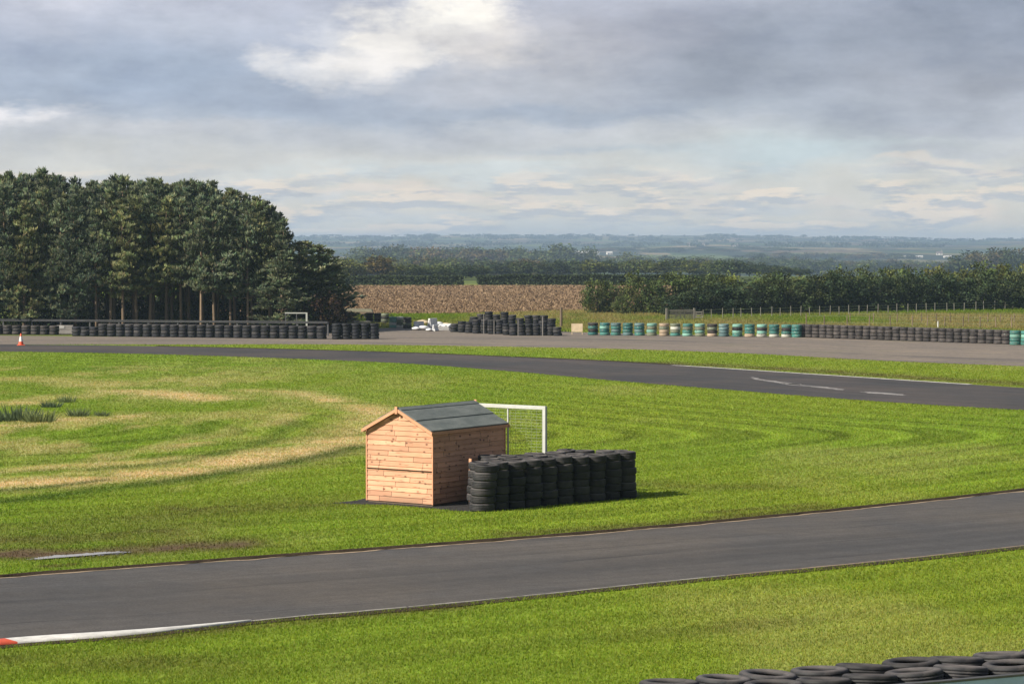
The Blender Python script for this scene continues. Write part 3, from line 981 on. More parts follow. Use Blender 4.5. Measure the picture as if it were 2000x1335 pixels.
# ------------------------------------------------------------------ steel mesh frame beside the shed
def build_mesh_frame():
    Y0 = 58.3
    P1 = AT(1064, 793, Y0); top = P1[2]
    P1 = np.array((P1[0], P1[1], 0.0))
    ex = np.array((EX[0], EX[1], 0.0))
    width = 2.15
    P0 = P1 + ex*width
    t = thing('mesh_screen', 'pale steel mesh screen with two uprights standing behind the shed and tyres', 'screen', tuple(P1), SHED_A)
    s = 0.085
    MB().box((0, 0, (top-s)/2), (s, s, top-s)).build('upright', M['galv'], t, bevel=0.006)
    MB().box((-width, 0, (top-s)/2), (s, s, top-s)).build('upright', M['galv'], t, bevel=0.006)
    MB().box((-width/2, 0, top-s/2+0.001), (width+s, s, s)).build('top_rail', M['galv'], t, bevel=0.006)
    q = 1.06
    MB().box((-q, 0, (top-s)/2), (0.035, 0.035, top-s)).build('mullion', M['galv'], t, bevel=0.004)
    for name, a, b in (('mesh_panel', -q+0.018, -s/2), ('mesh_panel', -width+s/2, -q-0.018)):
        w = MB()
        z = 0.95 if False else 0.3
        while z < top-s-0.02:
            w.bar((a, 0, z), (b, 0, z), 0.006, 0.006); z += 0.072
        x = a + 0.05
        while x < b-0.02:
            w.bar((x, 0.008, 0.25), (x, 0.008, top-s), 0.004, 0.004); x += 0.15
        w.build(name, M['wire'], t)
    return t


build_mesh_frame()

# plank standing by the first tyre stack
pp = G(919, 991)
pk = MB().box((0, 0, 0.56), (0.10, 0.028, 1.12)).build('plank', M['trim'], bevel=0.004)
pk.location = (pp[0], pp[1], 0); pk.rotation_euler = (0, 0, SHED_A - R(20))
tag(pk, 'narrow orange timber plank upright between shed wall and the first tyre stack', 'plank')

# ------------------------------------------------------------------ TYRES
def tyre_mesh(name, Ro, w, mat, n=48, grooves=True, lugs=True):
    ri = Ro*0.60; h = w/2
    prof = [(ri, -h*0.55), (ri+0.012, -h*0.80), (ri+0.05, -h*0.98), (Ro*0.84, -h), (Ro*0.915, -h*0.93), (Ro*0.965, -h*0.80), (Ro*0.990, -h*0.62)]
    if grooves:
        for g in (-0.36, 0.0, 0.36):
            prof += [(Ro, h*(g-0.09)), (Ro-0.012, h*(g-0.05)), (Ro-0.012, h*(g+0.05)), (Ro, h*(g+0.09))]
    else:
        prof += [(Ro, -h*0.4), (Ro, h*0.4)]
    prof += [(Ro*0.990, h*0.62), (Ro*0.965, h*0.80), (Ro*0.915, h*0.93), (Ro*0.84, h), (ri+0.05, h*0.98), (ri+0.012, h*0.80), (ri, h*0.55), (ri+0.03, h*0.4), (Ro-0.05, h*0.3), (Ro-0.05, -h*0.3), (ri+0.03, -h*0.4)]
    b = MB().lathe(prof, n, closed=True)
    if lugs:
        v = b.v[0].reshape(n, len(prof), 3)
        for k in range(0, n, 2):         # shoulder blocks of the tread
            for i in (5, 6, len(prof)-11, len(prof)-12):
                v[k, i, :2] *= 0.975
    me = b.mesh(name, mat, smooth=True)
    # outward orientation of the profile
    me.flip_normals() if False else None
    return me


TW = 0.180
ty_near = [tyre_mesh('tyre', r, TW-0.004, M['rubber'], 48) for r in (0.230, 0.240, 0.235, 0.246, 0.285)]
ty_fg = [tyre_mesh('tyre', r, 0.196, M['rubber'], 64) for r in (0.33, 0.345, 0.35)]

# hut cluster: four staggered rows of stacks
E1 = np.array((0.375, 0.318)); SP = float(np.linalg.norm(E1)); E1 /= SP; N1 = np.array((-E1[1], E1[0]))
S0 = G(941, 999.5)[:2] + np.array((0.0, 0.27))
WN = np.array((-EX[0], -EX[1]))           # outward normal of the shaded side wall
stacks = []
for row, cnt in ((0, 10), (1, 10), (2, 9), (3, 8)):
    idx = 0
    for i in range(cnt):
        p = S0 + E1*(SP*i + (SP*0.5 if row % 2 else 0)) + N1*0.44*row
        k = (p - C0) @ WN
        if (k < 0.29 and (p - C0) @ EY > -0.35 and (p - C0) @ EY < SLEN + 0.3) or PX(p[0], p[1])[0] < 930:
            continue
        stacks.append((row, idx, p)); idx += 1
ROWN = ['front row', 'second row', 'third row', 'back row']
LVL = ['bottom', 'second from ground', 'third from ground', 'fourth from ground', 'fifth from ground', 'top']
for row, i, p in stacks:
    n = 6 if (row, i) not in ((1, 4), (2, 5), (3, 2), (2, 8)) else 5
    lean = (rng.random(2)-0.5)*0.07
    if row == 0 and i == 0:
        lean = np.array((0.09, 0.0))
    z = 0.004
    for k in range(n):
        dx, dy = (rng.random(2)-0.5)*0.05 + lean*k/5
        j = int(rng.integers(4)) if not (row == 0 and i == 0) else 4
        w = TW*(0.93 + 0.14*rng.random())
        o = link('tyre', ty_near[j], None, (p[0]+dx, p[1]+dy, z + w/2), rng.random()*6.28, (1, 1, w/TW))
        z += w
        o.rotation_euler[0] = (rng.random()-0.5)*(0.07 if k == n-1 else 0.02)
        tag(o, f'{LVL[k] if k < n-1 else "top"} black tyre in the {ORD[i]} stack of the {ROWN[row]} beside the shed', 'tyre', 'tyres stacked beside the shed')

# foreground wall of tyres behind a blue-grey barrier
A0 = G(1310, 1332, 0.99)[:2]; A1 = G(1990, 1275, 0.99)[:2]
BD = A1-A0; BD /= np.linalg.norm(BD); BN = np.array((-BD[1], BD[0]))
B0 = A0 - BN*1.02 + BD*0.6
bt = thing('barrier', 'blue-grey barrier wall in front of the nearest double row of tyres', 'barrier', (B0[0], B0[1], 0), math.atan2(BD[1], BD[0]))
MB().box((2.6, 0.02, 0.465), (9.4, 0.04, 0.92)).build('panel', M['barrier'], bt, bevel=0.004)
MB().box((2.6, 0.025, 0.942), (9.4, 0.075, 0.028)).build('top_rail', M['armco'], bt, bevel=0.006)
for k in range(5):
    MB().box((-1.9+2.0*k, -0.03, 0.46), (0.06, 0.06, 0.90)).build('post', M['galv'], bt, bevel=0.005)
for row in (0, 1):
    for i in range(9):
        b = A0 + BD*(0.655*i + (0.33 if row == 0 else 0)) - BN*(0.58 if row == 0 else 0)
        px = PX(b[0], b[1], 1.0)[0]
        n = 5
        for k in range(n):
            d = (rng.random(2)-0.5)*0.07
            o = link('tyre', ty_fg[int(rng.integers(3))], None, (b[0]+d[0], b[1]+d[1], 0.198*(k+0.5)+0.004), rng.random()*6.28)
            if k == n-1:
                o.rotation_euler[2] = 0.3*rng.random()
                o.rotation_euler[0] = -R(4.5) + (rng.random()-0.5)*0.12
                o.rotation_euler[1] = (rng.random()-0.5)*0.14
                o.location[2] += 0.022
            tag(o, f'{LVL[k] if k < n-1 else "topmost"} black tyre, {ORD[i]} stack of the {"front" if row == 0 else "back"} row at the blue-grey barrier', 'tyre', 'tyres behind the blue-grey barrier')

# far stacks, bolted through and so one thing each; each tyre a part
far_meshes = {}


def far_tyre(mat, r, w):
    k = (mat, round(r, 3), round(w, 3))
    if k not in far_meshes:
        far_meshes[k] = tyre_mesh('tyre', r, w-0.006, M[mat], 20, False, False)
    return far_meshes[k]


def tyre_stack(p, n, mats, r, w, label, group, jit=0.03):
    t = thing('tyre_stack', label, 'tyre stack', (p[0], p[1], 0), 0, group)
    for k in range(n):
        d = (rng.random(2)-0.5)*jit
        link('tyre', far_tyre(mats[k % len(mats)], r, w), t, (d[0], d[1], w*(k+0.5)+0.003), rng.random()*6.28)
    return t


def along(a, b, spacing):
    A, B = G(*a)[:2], G(*b)[:2]
    n = max(2, int(round(np.linalg.norm(B-A)/spacing)) + 1)
    return [A + (B-A)*i/(n-1) for i in range(n)]


for i, p in enumerate(along((150, 656), (628, 662), 0.63)):
    tyre_stack(p, 4 if i > 2 else 3, ['rubber_blue', 'rubber'], 0.32, 0.205, f'{ORD[i]} dark tyre stack from the left in the wall below the pines', 'tyre wall below the pines')
for i, p in enumerate(along((658, 662.5), (731, 662), 0.60)):
    tyre_stack(p, 5, ['rubber_blue'], 0.31, 0.20, f'{ORD[i]} stack of the short black tyre wall right of the pines', 'short tyre wall right of the pines')
# heap of tyres in the middle: uneven stacks
mid = [(888,648,3),(903,649,4),(917,650,4),(931,651,5),(946,651,5),(960,652,5),(975,652,5),(990,654,4),(1003,655,4),(1018,655,4),(1033,655,4),(1047,655,4),(1061,655,5),(1075,655,4),(1089,655.5,3),
       (925,645,5),(940,645,6),(955,646,7),(970,646,6),(985,647,7),(1000,647,6),(1016,648,5),(1032,648,6),(1047,648,6),(1062,648,6),(1078,649,5)]
for i, (a, b, n) in enumerate(mid):
    fr = i < 15
    tyre_stack(G(a, b)[:2], n, ['rubber_blue', 'rubber', 'rubber'], 0.285, 0.19, f'{ORD[i if fr else i-15]} stack in the {"front" if fr else "back"} of the black tyre heap', 'black tyre heap by the paved area', 0.07)
# green painted stacks
gx = [1158,1181,1203,1226,1249,1273,1297,1319,1343,1367,1391,1414,1440,1464,1488,1512,1536,1556]
pal = [['teal2','rubber','teal'],['teal','teal2','mint'],['teal','bluegrey','teal'],['bluegrey','teal','teal2'],['teal','bluegrey','teal2'],['olive','mint','olive'],['tan','tan','olive'],['teal','olive','whitet'],
       ['mint','teal','olive'],['olive','mint','olive'],['tan','rubber_far','olive'],['bluegrey','bluegrey','bluegrey'],['teal','mint','rubber'],['tan','teal','teal'],['whitet','mint','rubber'],['whitet','teal','teal2'],['whitet','teal','rubber'],['teal','teal','teal2']]
look = {'teal':'teal','teal2':'deep teal','bluegrey':'blue-grey','olive':'olive','tan':'tan','mint':'mint','whitet':'whitened','rubber':'black','rubber_far':'black'}
for i, a in enumerate(gx):
    p = G(a, 654 + (a-1145)*0.0115)[:2]
    m = pal[i]
    names = ' and '.join(list(dict.fromkeys(look[k] for k in m))[:2])
    tyre_stack(p, 4, m + [m[1]], 0.335, 0.205, f'{ORD[i]} stack from the left in the green row, of {names} tyres', 'green painted tyre stacks')
for i, p in enumerate(along((1567, 658.5), (1966, 672), 0.575)):
    tyre_stack(p, 4, ['rubber_far'], 0.292, 0.213, f'{ORD[i]} dusty black stack of the long wall right of the green row', 'long dusty tyre wall')
for i, a in enumerate((1983, 2005, 2027)):
    tyre_stack(G(a, 673.5+i*0.5)[:2], 4, ['teal', 'teal', 'mint'], 0.335, 0.215, f'bright teal tyre stack {["beside the dusty wall end", "second past the dusty wall", "third past the dusty wall"][i]}', 'teal stacks at the right end')
# tyre stacks of mixed paint at the back of the yard
for i, (a, b, m) in enumerate(((768,640,['mint','whitet','mint']), (781,640,['whitet','olive','olive']), (796,641,['rubber_far','olive','rubber_far']), (752,633,['rubber','olive']), (738,632,['rubber_far','rubber']), (722,631,['rubber','rubber']))):
    tyre_stack(G(a, b)[:2], 4, m, 0.30, 0.2, f'{["pale mint","whitened olive","brownish","olive topped","grey black","black"][i]} tyre stack at the back of the yard left of the white barriers', 'mixed tyre stacks in the yard')

# ------------------------------------------------------------------ other trackside objects
def cone(px, py):
    p = G(px, py)
    t = thing('traffic_cone', 'orange and white traffic cone on the paved edge before the pines', 'traffic cone', (p[0], p[1], 0.006), 0.3)
    MB().box((0, 0, 0.02), (0.44, 0.44, 0.04)).build('base', M['cone'], t, bevel=0.012)
    MB().lathe([(0.155, 0.04), (0.118, 0.24)], 24).build('body', M['cone'], t, smooth=True)
    cb = t.children[-1]
    MB().lathe([(0.119, 0.24), (0.064, 0.54)], 24).build('reflective_band', M['reflect'], cb, smooth=True)
    MB().lathe([(0.064, 0.54), (0.036, 0.70), (0.026, 0.705)], 24).build('tip', M['cone'], t, smooth=True)


cone(41, 674.5)


def guard_rail(a, b, hgt, label, beams=1, bs=1.0):
    A, B = G(*a)[:2], G(*b)[:2]
    L = float(np.linalg.norm(B-A))
    t = thing('guard_rail', label, 'guard rail', (A[0], A[1], 0), math.atan2(B[1]-A[1], B[0]-A[0]))
    for k in range(beams):
        z = hgt - 0.155*bs - 0.36*k
        prof = [(q*bs, y) for q, y in ((-0.155, 0.0), (-0.12, -0.05), (-0.06, -0.05), (-0.02, 0.0), (0.02, 0.0), (0.06, -0.05), (0.12, -0.05), (0.155, 0.0))]
        v = [(0, y, z+q) for q, y in prof] + [(L, y, z+q) for q, y in prof] + [(0, y+0.008, z+q) for q, y in prof] + [(L, y+0.008, z+q) for q, y in prof]
        f = [(i, i+1, 8+i+1, 8+i) for i in range(7)] + [(16+i+1, 16+i, 24+i, 24+i+1) for i in range(7)] + [(0, 8, 24, 16), (7, 23, 31, 15)]
        MB().add(v, f).build('beam', M['armco'], t)
    n = int(L/2.0)
    for i in range(n+1):
        MB().box((i*L/n, 0.06, hgt/2-0.02), (0.09, 0.1, hgt-0.04)).build('post', M['armco'], t)


guard_rail((-160, 649), (640, 656), 0.95, 'dull guard rail running behind the dark tyre wall', 1, 0.45)
for i, p in enumerate(along((-110, 651), (106, 653.5), 0.66)):
    tyre_stack(p, 3, ['rubber_far', 'rubber', 'rubber_far'], 0.32, 0.20, f'{ORD[i]} low grey-brown tyre stack left of the concrete block', 'low tyre wall at the left')
q = G(127, 652)
b = thing('concrete_block', 'pale grey concrete block between the guard rail and the tyre wall', 'block', (q[0], q[1], 0), 0.1)
MB().box((0, 0, 0.12), (1.2, 0.5, 0.22)).build('plinth', M['concrete'], b, bevel=0.02)
MB().box((0, 0, 0.41), (1.1, 0.38, 0.34)).build('upper_block', M['concrete'], b, bevel=0.02)
MB().box((-0.25, -0.2, 0.47), (0.45, 0.02, 0.16)).build('white_plate', M['whitepaint'], b)


def small_frame():
    A, B = G(558, 655)[:2], G(599, 655)[:2]
    L = float(np.linalg.norm(B-A)); hh = float(AT(580, 610, A[1])[2])
    t = thing('mesh_screen', 'grey steel screen with a centre bar behind the dark tyre wall under the pines', 'screen', (A[0], A[1], 0), math.atan2(B[1]-A[1], B[0]-A[0]))
    MB().box((0, 0, hh/2-0.04), (0.06, 0.08, hh-0.08)).build('upright', M['armco'], t)
    MB().box((L, 0, hh/2-0.04), (0.11, 0.08, hh-0.08)).build('upright', M['galv'], t)
    MB().box((L/2, 0, hh-0.035), (L+0.1, 0.08, 0.07)).build('top_rail', M['galv'], t)
    MB().box((L*0.52, 0, hh/2-0.04), (0.06, 0.05, hh-0.08)).build('mullion', M['armco'], t)


small_frame()


def plastic_barrier(px, py, rz, sc, label, tilt=0.0):
    p = G(px, py)
    t = thing('plastic_barrier', label, 'barrier', (p[0], p[1], 0.01), rz, 'white plastic barriers in the yard', sc)
    t.rotation_euler[0] = tilt
    if tilt:
        t.location[2] = 0.12
    prof = [(-0.26, 0), (-0.26, 0.14), (-0.14, 0.34), (-0.09, 0.78), (0.09, 0.78), (0.14, 0.34), (0.26, 0.14), (0.26, 0)]
    v = [(x, y, z) for x in (-0.55, 0.55) for y, z in prof]
    f = [(i, i+1, 8+i+1, 8+i) for i in range(7)] + [tuple(range(8))[::-1], tuple(range(8, 16)), (0, 8, 15, 7)]
    MB().add(v, f).build('body', M['plastic'], t, bevel=0.02)
    for x in (-0.28, 0.28):
        MB().box((x, 0, 0.07), (0.2, 0.54, 0.1)).build('fork_slot', M['soil_and_shadow'], t)
    for x in (-0.57, 0.57):
        MB().box((x, 0, 0.5), (0.05, 0.1, 0.4)).build('coupling', M['plastic'], t)


plastic_barrier(818, 643, R(40), 0.72, 'white plastic barrier at the left of the heap, end turned to the track', 0.0)
plastic_barrier(845, 641, R(62), 0.9, 'tallest white plastic barrier standing in the heap beside the black tyres')
plastic_barrier(866, 645, R(-14), 0.72, 'low white plastic barrier tipped over next to the black tyre heap', R(-62))
plastic_barrier(850, 646.5, R(65), 0.55, 'small white plastic barrier in front of the tallest one')


def sack(px, py, s, label, mat='sack'):
    p = G(px, py)
    b = MB()
    n, m = 14, 9
    v = []
    for i in range(m):
        a = math.pi*i/(m-1)
        for k in range(n):
            th = 2*math.pi*k/n
            r = math.sin(a)**0.6*(1 + 0.12*math.sin(3*th + i) + 0.08*math.sin(5*th))
            v.append((0.45*r*math.cos(th), 0.38*r*math.sin(th), 0.30*(1-math.cos(a)**3*0.9) - (0.30 if i == 0 else 0)*0))
    z = [0.0 + 0.62*(i/(m-1)) for i in range(m)]
    v = [(x, y, z[j//n]) for j, (x, y, _) in enumerate(v)]
    f = [(i*n+k, i*n+(k+1) % n, (i+1)*n+(k+1) % n, (i+1)*n+k) for i in range(m-1) for k in range(n)]
    o = b.add(v, f).build('bulk_sack', M[mat], smooth=True)
    o.location = (p[0], p[1], -0.01); o.scale = (s*1.2, s*1.05, s*0.72); o.rotation_euler = (0.12*rng.random(), 0.15*rng.random(), rng.random()*3)
    tag(o, label, 'sack')


sack(829, 645, 0.8, 'slumped grey-white bulk sack between the white plastic barriers')
sack(826, 636, 1.05, 'pale cream bulk sack behind the white barriers', 'palewood')
sack(812, 645, 0.62, 'leftmost small white sack at the foot of the heap')
sack(838, 647, 0.55, 'small white sack in front between two white barriers')
sack(857, 638, 0.9, 'white bulk sack behind the tallest white barrier')
sack(872, 638, 0.7, 'pinkish pale sack behind the tipped white barrier', 'palewood')
sack(880, 641, 0.8, 'dirty white bulk sack against the left end of the tyre heap')


def pallet(px, py, rz, n, label, mat='palewood'):
    p = G(px, py)
    t = thing('pallet_stack', label, 'pallets', (p[0], p[1], 0), rz)
    for k in range(n):
        b = MB(); z = k*0.145
        for y in (-0.45, 0, 0.45):
            b.box((0, y, z+0.061), (1.2, 0.1, 0.075))
        for i in range(7):
            b.box((-0.55+i*0.183, 0, z+0.111), (0.11, 1.0, 0.022))
        for x in (-0.5, 0, 0.5):
            b.box((x, 0, z+0.012), (0.1, 1.0, 0.022))
        b.build('pallet', M[mat], t)


pallet(662, 634, 0.2, 3, 'pale timber pallets stacked behind the short tyre wall')
pallet(685, 632, -0.1, 2, 'low pair of pallets right of the taller pallet stack', 'oldwood')
pallet(705, 634, 0.4, 2, 'two grey pallets beside the black tyre stacks of the yard', 'greywood')
tt = G(697, 623)
t = thing('sheeted_trailer', 'long low trailer under an olive tarpaulin at the field edge', 'trailer', (tt[0], tt[1], 0), 0.03)
MB().box((0, 0, 0.5), (2.6, 1.5, 0.16)).build('bed', M['oldwood'], t, bevel=0.02)
MB().add([(-1.3,-0.76,0.59),(1.3,-0.76,0.59),(1.3,0.76,0.59),(-1.3,0.76,0.59),(-1.15,-0.5,0.86),(1.2,-0.5,0.80),(1.2,0.5,0.80),(-1.15,0.5,0.86)],
         [(0,1,5,4),(1,2,6,5),(2,3,7,6),(3,0,4,7),(4,5,6,7),(3,2,1,0)]).build('tarpaulin', M['tarp'], t, bevel=0.05)
for x in (-0.5, 0.5):
    for y in (-0.7, 0.7):
        wm = link('wheel', far_tyre('rubber', 0.21, 0.16), t, (x, y, 0.21)); wm.rotation_euler = (R(90), 0, 0)


def pole(name, px, py, h, w, mat, label, cat, group=None, lean=0.0):
    p = G(px, py)
    b = MB().tube([(0, 0, 0), (lean*0.5, 0, h*0.5), (lean, 0, h)], [w/2, w/2, w/2*0.9], 8)
    b.tube([(lean, 0, h+0.001), (lean, 0, h+0.03)], [w*0.5, w*0.25], 8)
    o = b.build(name, M[mat])
    o.location = (p[0], p[1], 0)
    tag(o, label, cat, group)
    return o


for i, (a, b, h) in enumerate(((945, 652.5, 1.32), (965, 654, 0.95), (1012, 656.5, 1.05), (1060, 656.5, 1.25))):
    pole('steel_post', a, b, h, 0.04, 'concrete', f'thin pale steel post, {ORD[i]} from the left before the black tyre heap', 'post', 'steel posts at the tyre heap')
pole('timber_post', 1096, 640, 1.45, 0.20, 'oldwood', 'thick brown timber post at the field edge behind the tyre heap', 'post')
pole('marker_post', 1832, 641.5, 0.50, 0.09, 'plastic', 'short white marker post behind the long dusty tyre wall', 'marker post')
# a pale board panel by the green stacks
p = G(1127, 653)
t = thing('board_panel', 'pale timber board panel on two legs left of the green tyre stacks', 'panel', (p[0], p[1], 0), -0.1)
MB().box((0, 0, 0.45), (0.75, 0.03, 0.55)).build('board', M['palewood'], t)
for x in (-0.34, 0.34):
    MB().box((x, 0.035, 0.36), (0.05, 0.04, 0.72)).build('leg', M['palewood'], t)


def field_gate():
    A, B = G(1304, 625)[:2], G(1354, 624.5)[:2]
    L = float(np.linalg.norm(B-A)); hh = 0.80
    t = thing('field_gate', 'silvered wooden field gate between posts before the dark hedge', 'gate', (A[0], A[1], 0), math.atan2(B[1]-A[1], B[0]-A[0]))
    for x in (-0.09, L+0.09):
        MB().box((x, 0, 0.47), (0.13, 0.13, 0.94)).build('post', M['greywood'], t)
    for k in range(5):
        MB().box((L/2, 0, 0.14+k*0.155), (L, 0.035, 0.075 if k < 4 else 0.12)).build('rail', M['greywood'], t)
    for x in (0.1, L/3, L/2, L*2/3, L-0.1):
        MB().box((x, 0.03, 0.42), (0.07, 0.02, 0.7)).build('stile', M['greywood'], t)
    w = MB(); w.bar((0.1, 0.045, 0.14), (L-0.1, 0.045, 0.76), 0.07, 0.02); w.build('brace', M['greywood'], t)
    A = G(1360, 624)
    t = thing('hurdle', 'small grey wooden hurdle at the right end of the field gate', 'hurdle', (A[0], A[1], 0), 0.0)
    for k in range(3):
        MB().box((0.2, 0, 0.2+0.2*k), (0.5, 0.03, 0.08)).build('rail', M['greywood'], t)
    for x in (-0.02, 0.42):
        MB().box((x, 0.03, 0.33), (0.06, 0.03, 0.66)).build('post', M['greywood'], t)


field_gate()


def wire_fence(pts, h, w, mat, label, strands, jitter=0.1):
    P = [G(*q) for q in pts]
    t = thing('wire_fence', label, 'fence', tuple(P[0]), 0)
    o = P[0]
    for q in P:
        hh = h*(1 + (rng.random()-0.5)*jitter*2); d = q-o
        b = MB().tube([(d[0], d[1], 0), (d[0]+(rng.random()-0.5)*0.06, d[1], hh)], [w/2, w/2*0.9], 6)
        b.build('post', M[mat], t)
    for k in range(strands):
        z = h*(0.35 + 0.55*k/max(1, strands-1))
        wv = MB().tube([tuple((q-o) + np.array((0, -w/2-0.004, z))) for q in P], [0.006]*len(P), 4)
        wv.build('wire', M['wire'], t)


hx = np.arange(1372, 2030, 19.0)
hy = np.interp(hx, [1372, 1480, 1700, 1850, 2030], [623, 620.5, 614, 609, 603.5])
wire_fence(list(zip(hx + (rng.random(len(hx))-0.5)*6, hy)), 0.82, 0.075, 'greywood', 'pale post and wire fence along the foot of the dark hedge', 3)
wx = [1575,1610,1655,1698,1739,1782,1811,1845,1881,1914,1945,1976,2010]
wire_fence([(a, np.interp(a, [1575, 2010], [637, 641.5])) for a in wx], 0.85, 0.085, 'oldwood', 'brown post and wire fence behind the long dusty tyre wall', 2)
wx = [1660,1706,1752,1800,1829,1856,1892,1929,1954,1981,2006]
wire_fence([(a, np.interp(a, [1660, 2006], [630, 632])) for a in wx], 0.75, 0.08, 'oldwood', 'second brown wire fence in the rough field, nearer the hedge', 2)


# ------------------------------------------------------------------ VEGETATION
def tri_tufts(c, dirs, L, w, per, r):
    """needle tufts: 'per' thin triangles fanned round each direction"""
    n = len(c)
    c = np.repeat(c, per, 0); d = np.repeat(dirs, per, 0) + (r.random((n*per, 3))-0.5)*1.5
    d /= np.linalg.norm(d, axis=1)[:, None]
    LL = np.repeat(L, per)*(0.6 + 0.7*r.random(n*per))
    s = np.cross(d, r.random((n*per, 3))-0.5); s /= np.linalg.norm(s, axis=1)[:, None] + 1e-9
    ww = w*(0.7 + 0.6*r.random(n*per))
    base = c - d*LL[:, None]*0.15
    mid = c + d*LL[:, None]*0.45
    tip = c + d*LL[:, None]
    V = np.stack([base, mid + s*ww[:, None]/2, tip, mid - s*ww[:, None]/2], 1).reshape(-1, 3)
    return V, np.arange(len(V)).reshape(-1, 4)


def pine_meshes(seed, Ht, hb, Lmax, dens=1.0):
    r = np.random.default_rng(seed)
    tr = MB()
    bend = (r.random(2)-0.5)*0.35
    ax = lambda z: np.array((bend[0]*math.sin(z/Ht*2.2), bend[1]*math.sin(z/Ht*2.6), z))
    zs = np.linspace(-0.05, Ht*0.97, 10)
    tr.tube([tuple(ax(z)) for z in zs], [0.115*(1-z/Ht*0.9)+0.012 for z in zs], 8)
    cs = []; ds = []; tones = []
    z = hb
    while z < Ht*0.985:
        t = (z-hb)/(Ht-hb)
        nb = 4 if t < 0.8 else 3
        a0 = r.random()*6.28
        for k in range(nb):
            if r.random() < 0.15: continue
            a = a0 + 6.28*k/nb + (r.random()-0.5)*0.9
            env = (min(1.0, 0.60 + 1.5*t) if t < 0.3 else 1.0)*((1-t)**0.80)
            L = Lmax*env*(0.5 + 0.7*r.random()) + 0.10
            up = 0.02 + 0.95*t + (r.random()-0.5)*0.4
            d = np.array((math.cos(a), math.sin(a), up)); d /= np.linalg.norm(d)
            p0 = ax(z)
            p1 = p0 + d*L*0.6; p2 = p0 + d*L + np.array((0, 0, 0.15*L))
            tr.tube([tuple(p0), tuple(p1), tuple(p2)], [0.035*(1-t)+0.012, 0.022*(1-t)+0.008, 0.005], 4, cap=False)
            bt_ = 0.45 + 1.15*r.random()
            ncl = 1 + int(L*1.7)
            for j in range(ncl):
                f_ = 1.0 - 0.62*j/max(1, ncl) - 0.08*r.random()
                side = np.array((-d[1], d[0], 0))*(r.random()-0.5)*(1.1 if j else 0.2)*min(1, L)
                c0 = p0 + (p2-p0)*f_ + side
                nt = int((9 + 5*r.random())*dens*(0.45 + 0.55*min(1, L)))
                q = c0 + r.normal(size=(nt, 3))*np.array((0.25, 0.25, 0.11))*(0.22 + 0.85*min(L, 1.1))
                cs.append(q)
                ds.append(np.tile(d*0.55 + np.array((0, 0, 0.9)), (nt, 1)))
                tones.append(np.full(nt, bt_*(0.8 + 0.4*r.random()))*(0.85 + 0.3*r.random(nt)))
        z += 0.50*(0.8 + 0.4*r.random())*(1.0 if t < 0.7 else 0.75)
    # leader
    nl = 14
    cs.append(ax(Ht) - np.outer(r.random(nl), (0, 0, 1.0)) + (r.random((nl, 3))-0.5)*0.12); ds.append(np.tile((0, 0, 1.0), (nl, 1))); tones.append(np.full(nl, 1.1))
    cs = np.concatenate(cs); ds = np.concatenate(ds); tones = np.concatenate(tones)
    per = 7
    V, f = tri_tufts(cs, ds, np.full(len(cs), 0.31), 0.10, per, r)
    tint = np.array((1.0, 1.0, 1.0)) + (r.random((len(cs), 3))-0.5)*np.array((0.35, 0.12, 0.3))
    col = np.repeat(tones[:, None]*tint, per*4, 0)
    return tr.mesh('trunk', M['bark'], True), np_mesh('crown', V, f, M['pine'], color=col)


def leaf_cloud(seed, rx, ry, rz, z0, n_clump, per, leaf, hollow=0.45, flat=0.0, lump=0.34):
    """broadleaf crown: leaf faces in many clumps through an uneven volume"""
    r = np.random.default_rng(seed)
    u = r.normal(size=(n_clump, 3)); u /= np.linalg.norm(u, axis=1)[:, None]
    rad = hollow + (1-hollow)*r.random(n_clump)**0.6
    bump = 0.75 + 0.5*r.random(n_clump)
    c = u*np.array((rx, ry, rz))*(rad*bump)[:, None]
    c[:, 2] = np.maximum(c[:, 2], -rz*0.95) + z0
    c[:, 2] = np.maximum(c[:, 2], 0.15)
    cs = np.repeat(c, per, 0)
    off = r.normal(size=(len(cs), 3))*lump*min(rx, rz)*np.array((1, 1, 0.75))*0.55
    p = cs + off
    p[:, 2] = np.maximum(p[:, 2], 0.03)
    m = len(p)
    nrm = r.normal(size=(m, 3)) + np.array((0, 0, 0.8)) + off/(np.linalg.norm(off, axis=1)[:, None]+1e-6)*0.8
    nrm /= np.linalg.norm(nrm, axis=1)[:, None]
    a = np.cross(nrm, r.normal(size=(m, 3))); a /= np.linalg.norm(a, axis=1)[:, None]; b = np.cross(nrm, a)
    s = leaf*(0.6 + 0.8*r.random(m))[:, None]
    V = np.stack([p-a*s*0.5, p+b*s*0.33, p+a*s*0.5, p-b*s*0.33], 1).reshape(-1, 3)
    tone = np.repeat(0.5 + 1.1*r.random(n_clump)**1.3, per)*(0.75 + 0.5*r.random(m))
    tint = np.repeat(1 + (r.random((n_clump, 3))-0.5)*np.array((0.3, 0.1, 0.3)), per, 0)
    return V, np.arange(len(V)).reshape(-1, 4), np.repeat(tone[:, None]*tint, 4, 0)


def broad_trunk(seed, h, r0, spread):
    r = np.random.default_rng(seed); b = MB()
    b.tube([(0, 0, -0.05), (0.05, 0, h*0.3), (0.0, 0.05, h*0.6)], [r0, r0*0.8, r0*0.5], 7)
    for k in range(5):
        a = r.random()*6.28; s = h*(0.2 + 0.1*k*0.7)
        b.tube([(0.02, 0, s), (math.cos(a)*spread*0.4, math.sin(a)*spread*0.4, s+h*0.18), (math.cos(a)*spread*0.8, math.sin(a)*spread*0.8, s+h*0.36)], [r0*0.5, r0*0.3, r0*0.1], 5, cap=False)
    return b.mesh('trunk', M['bark2'], True)


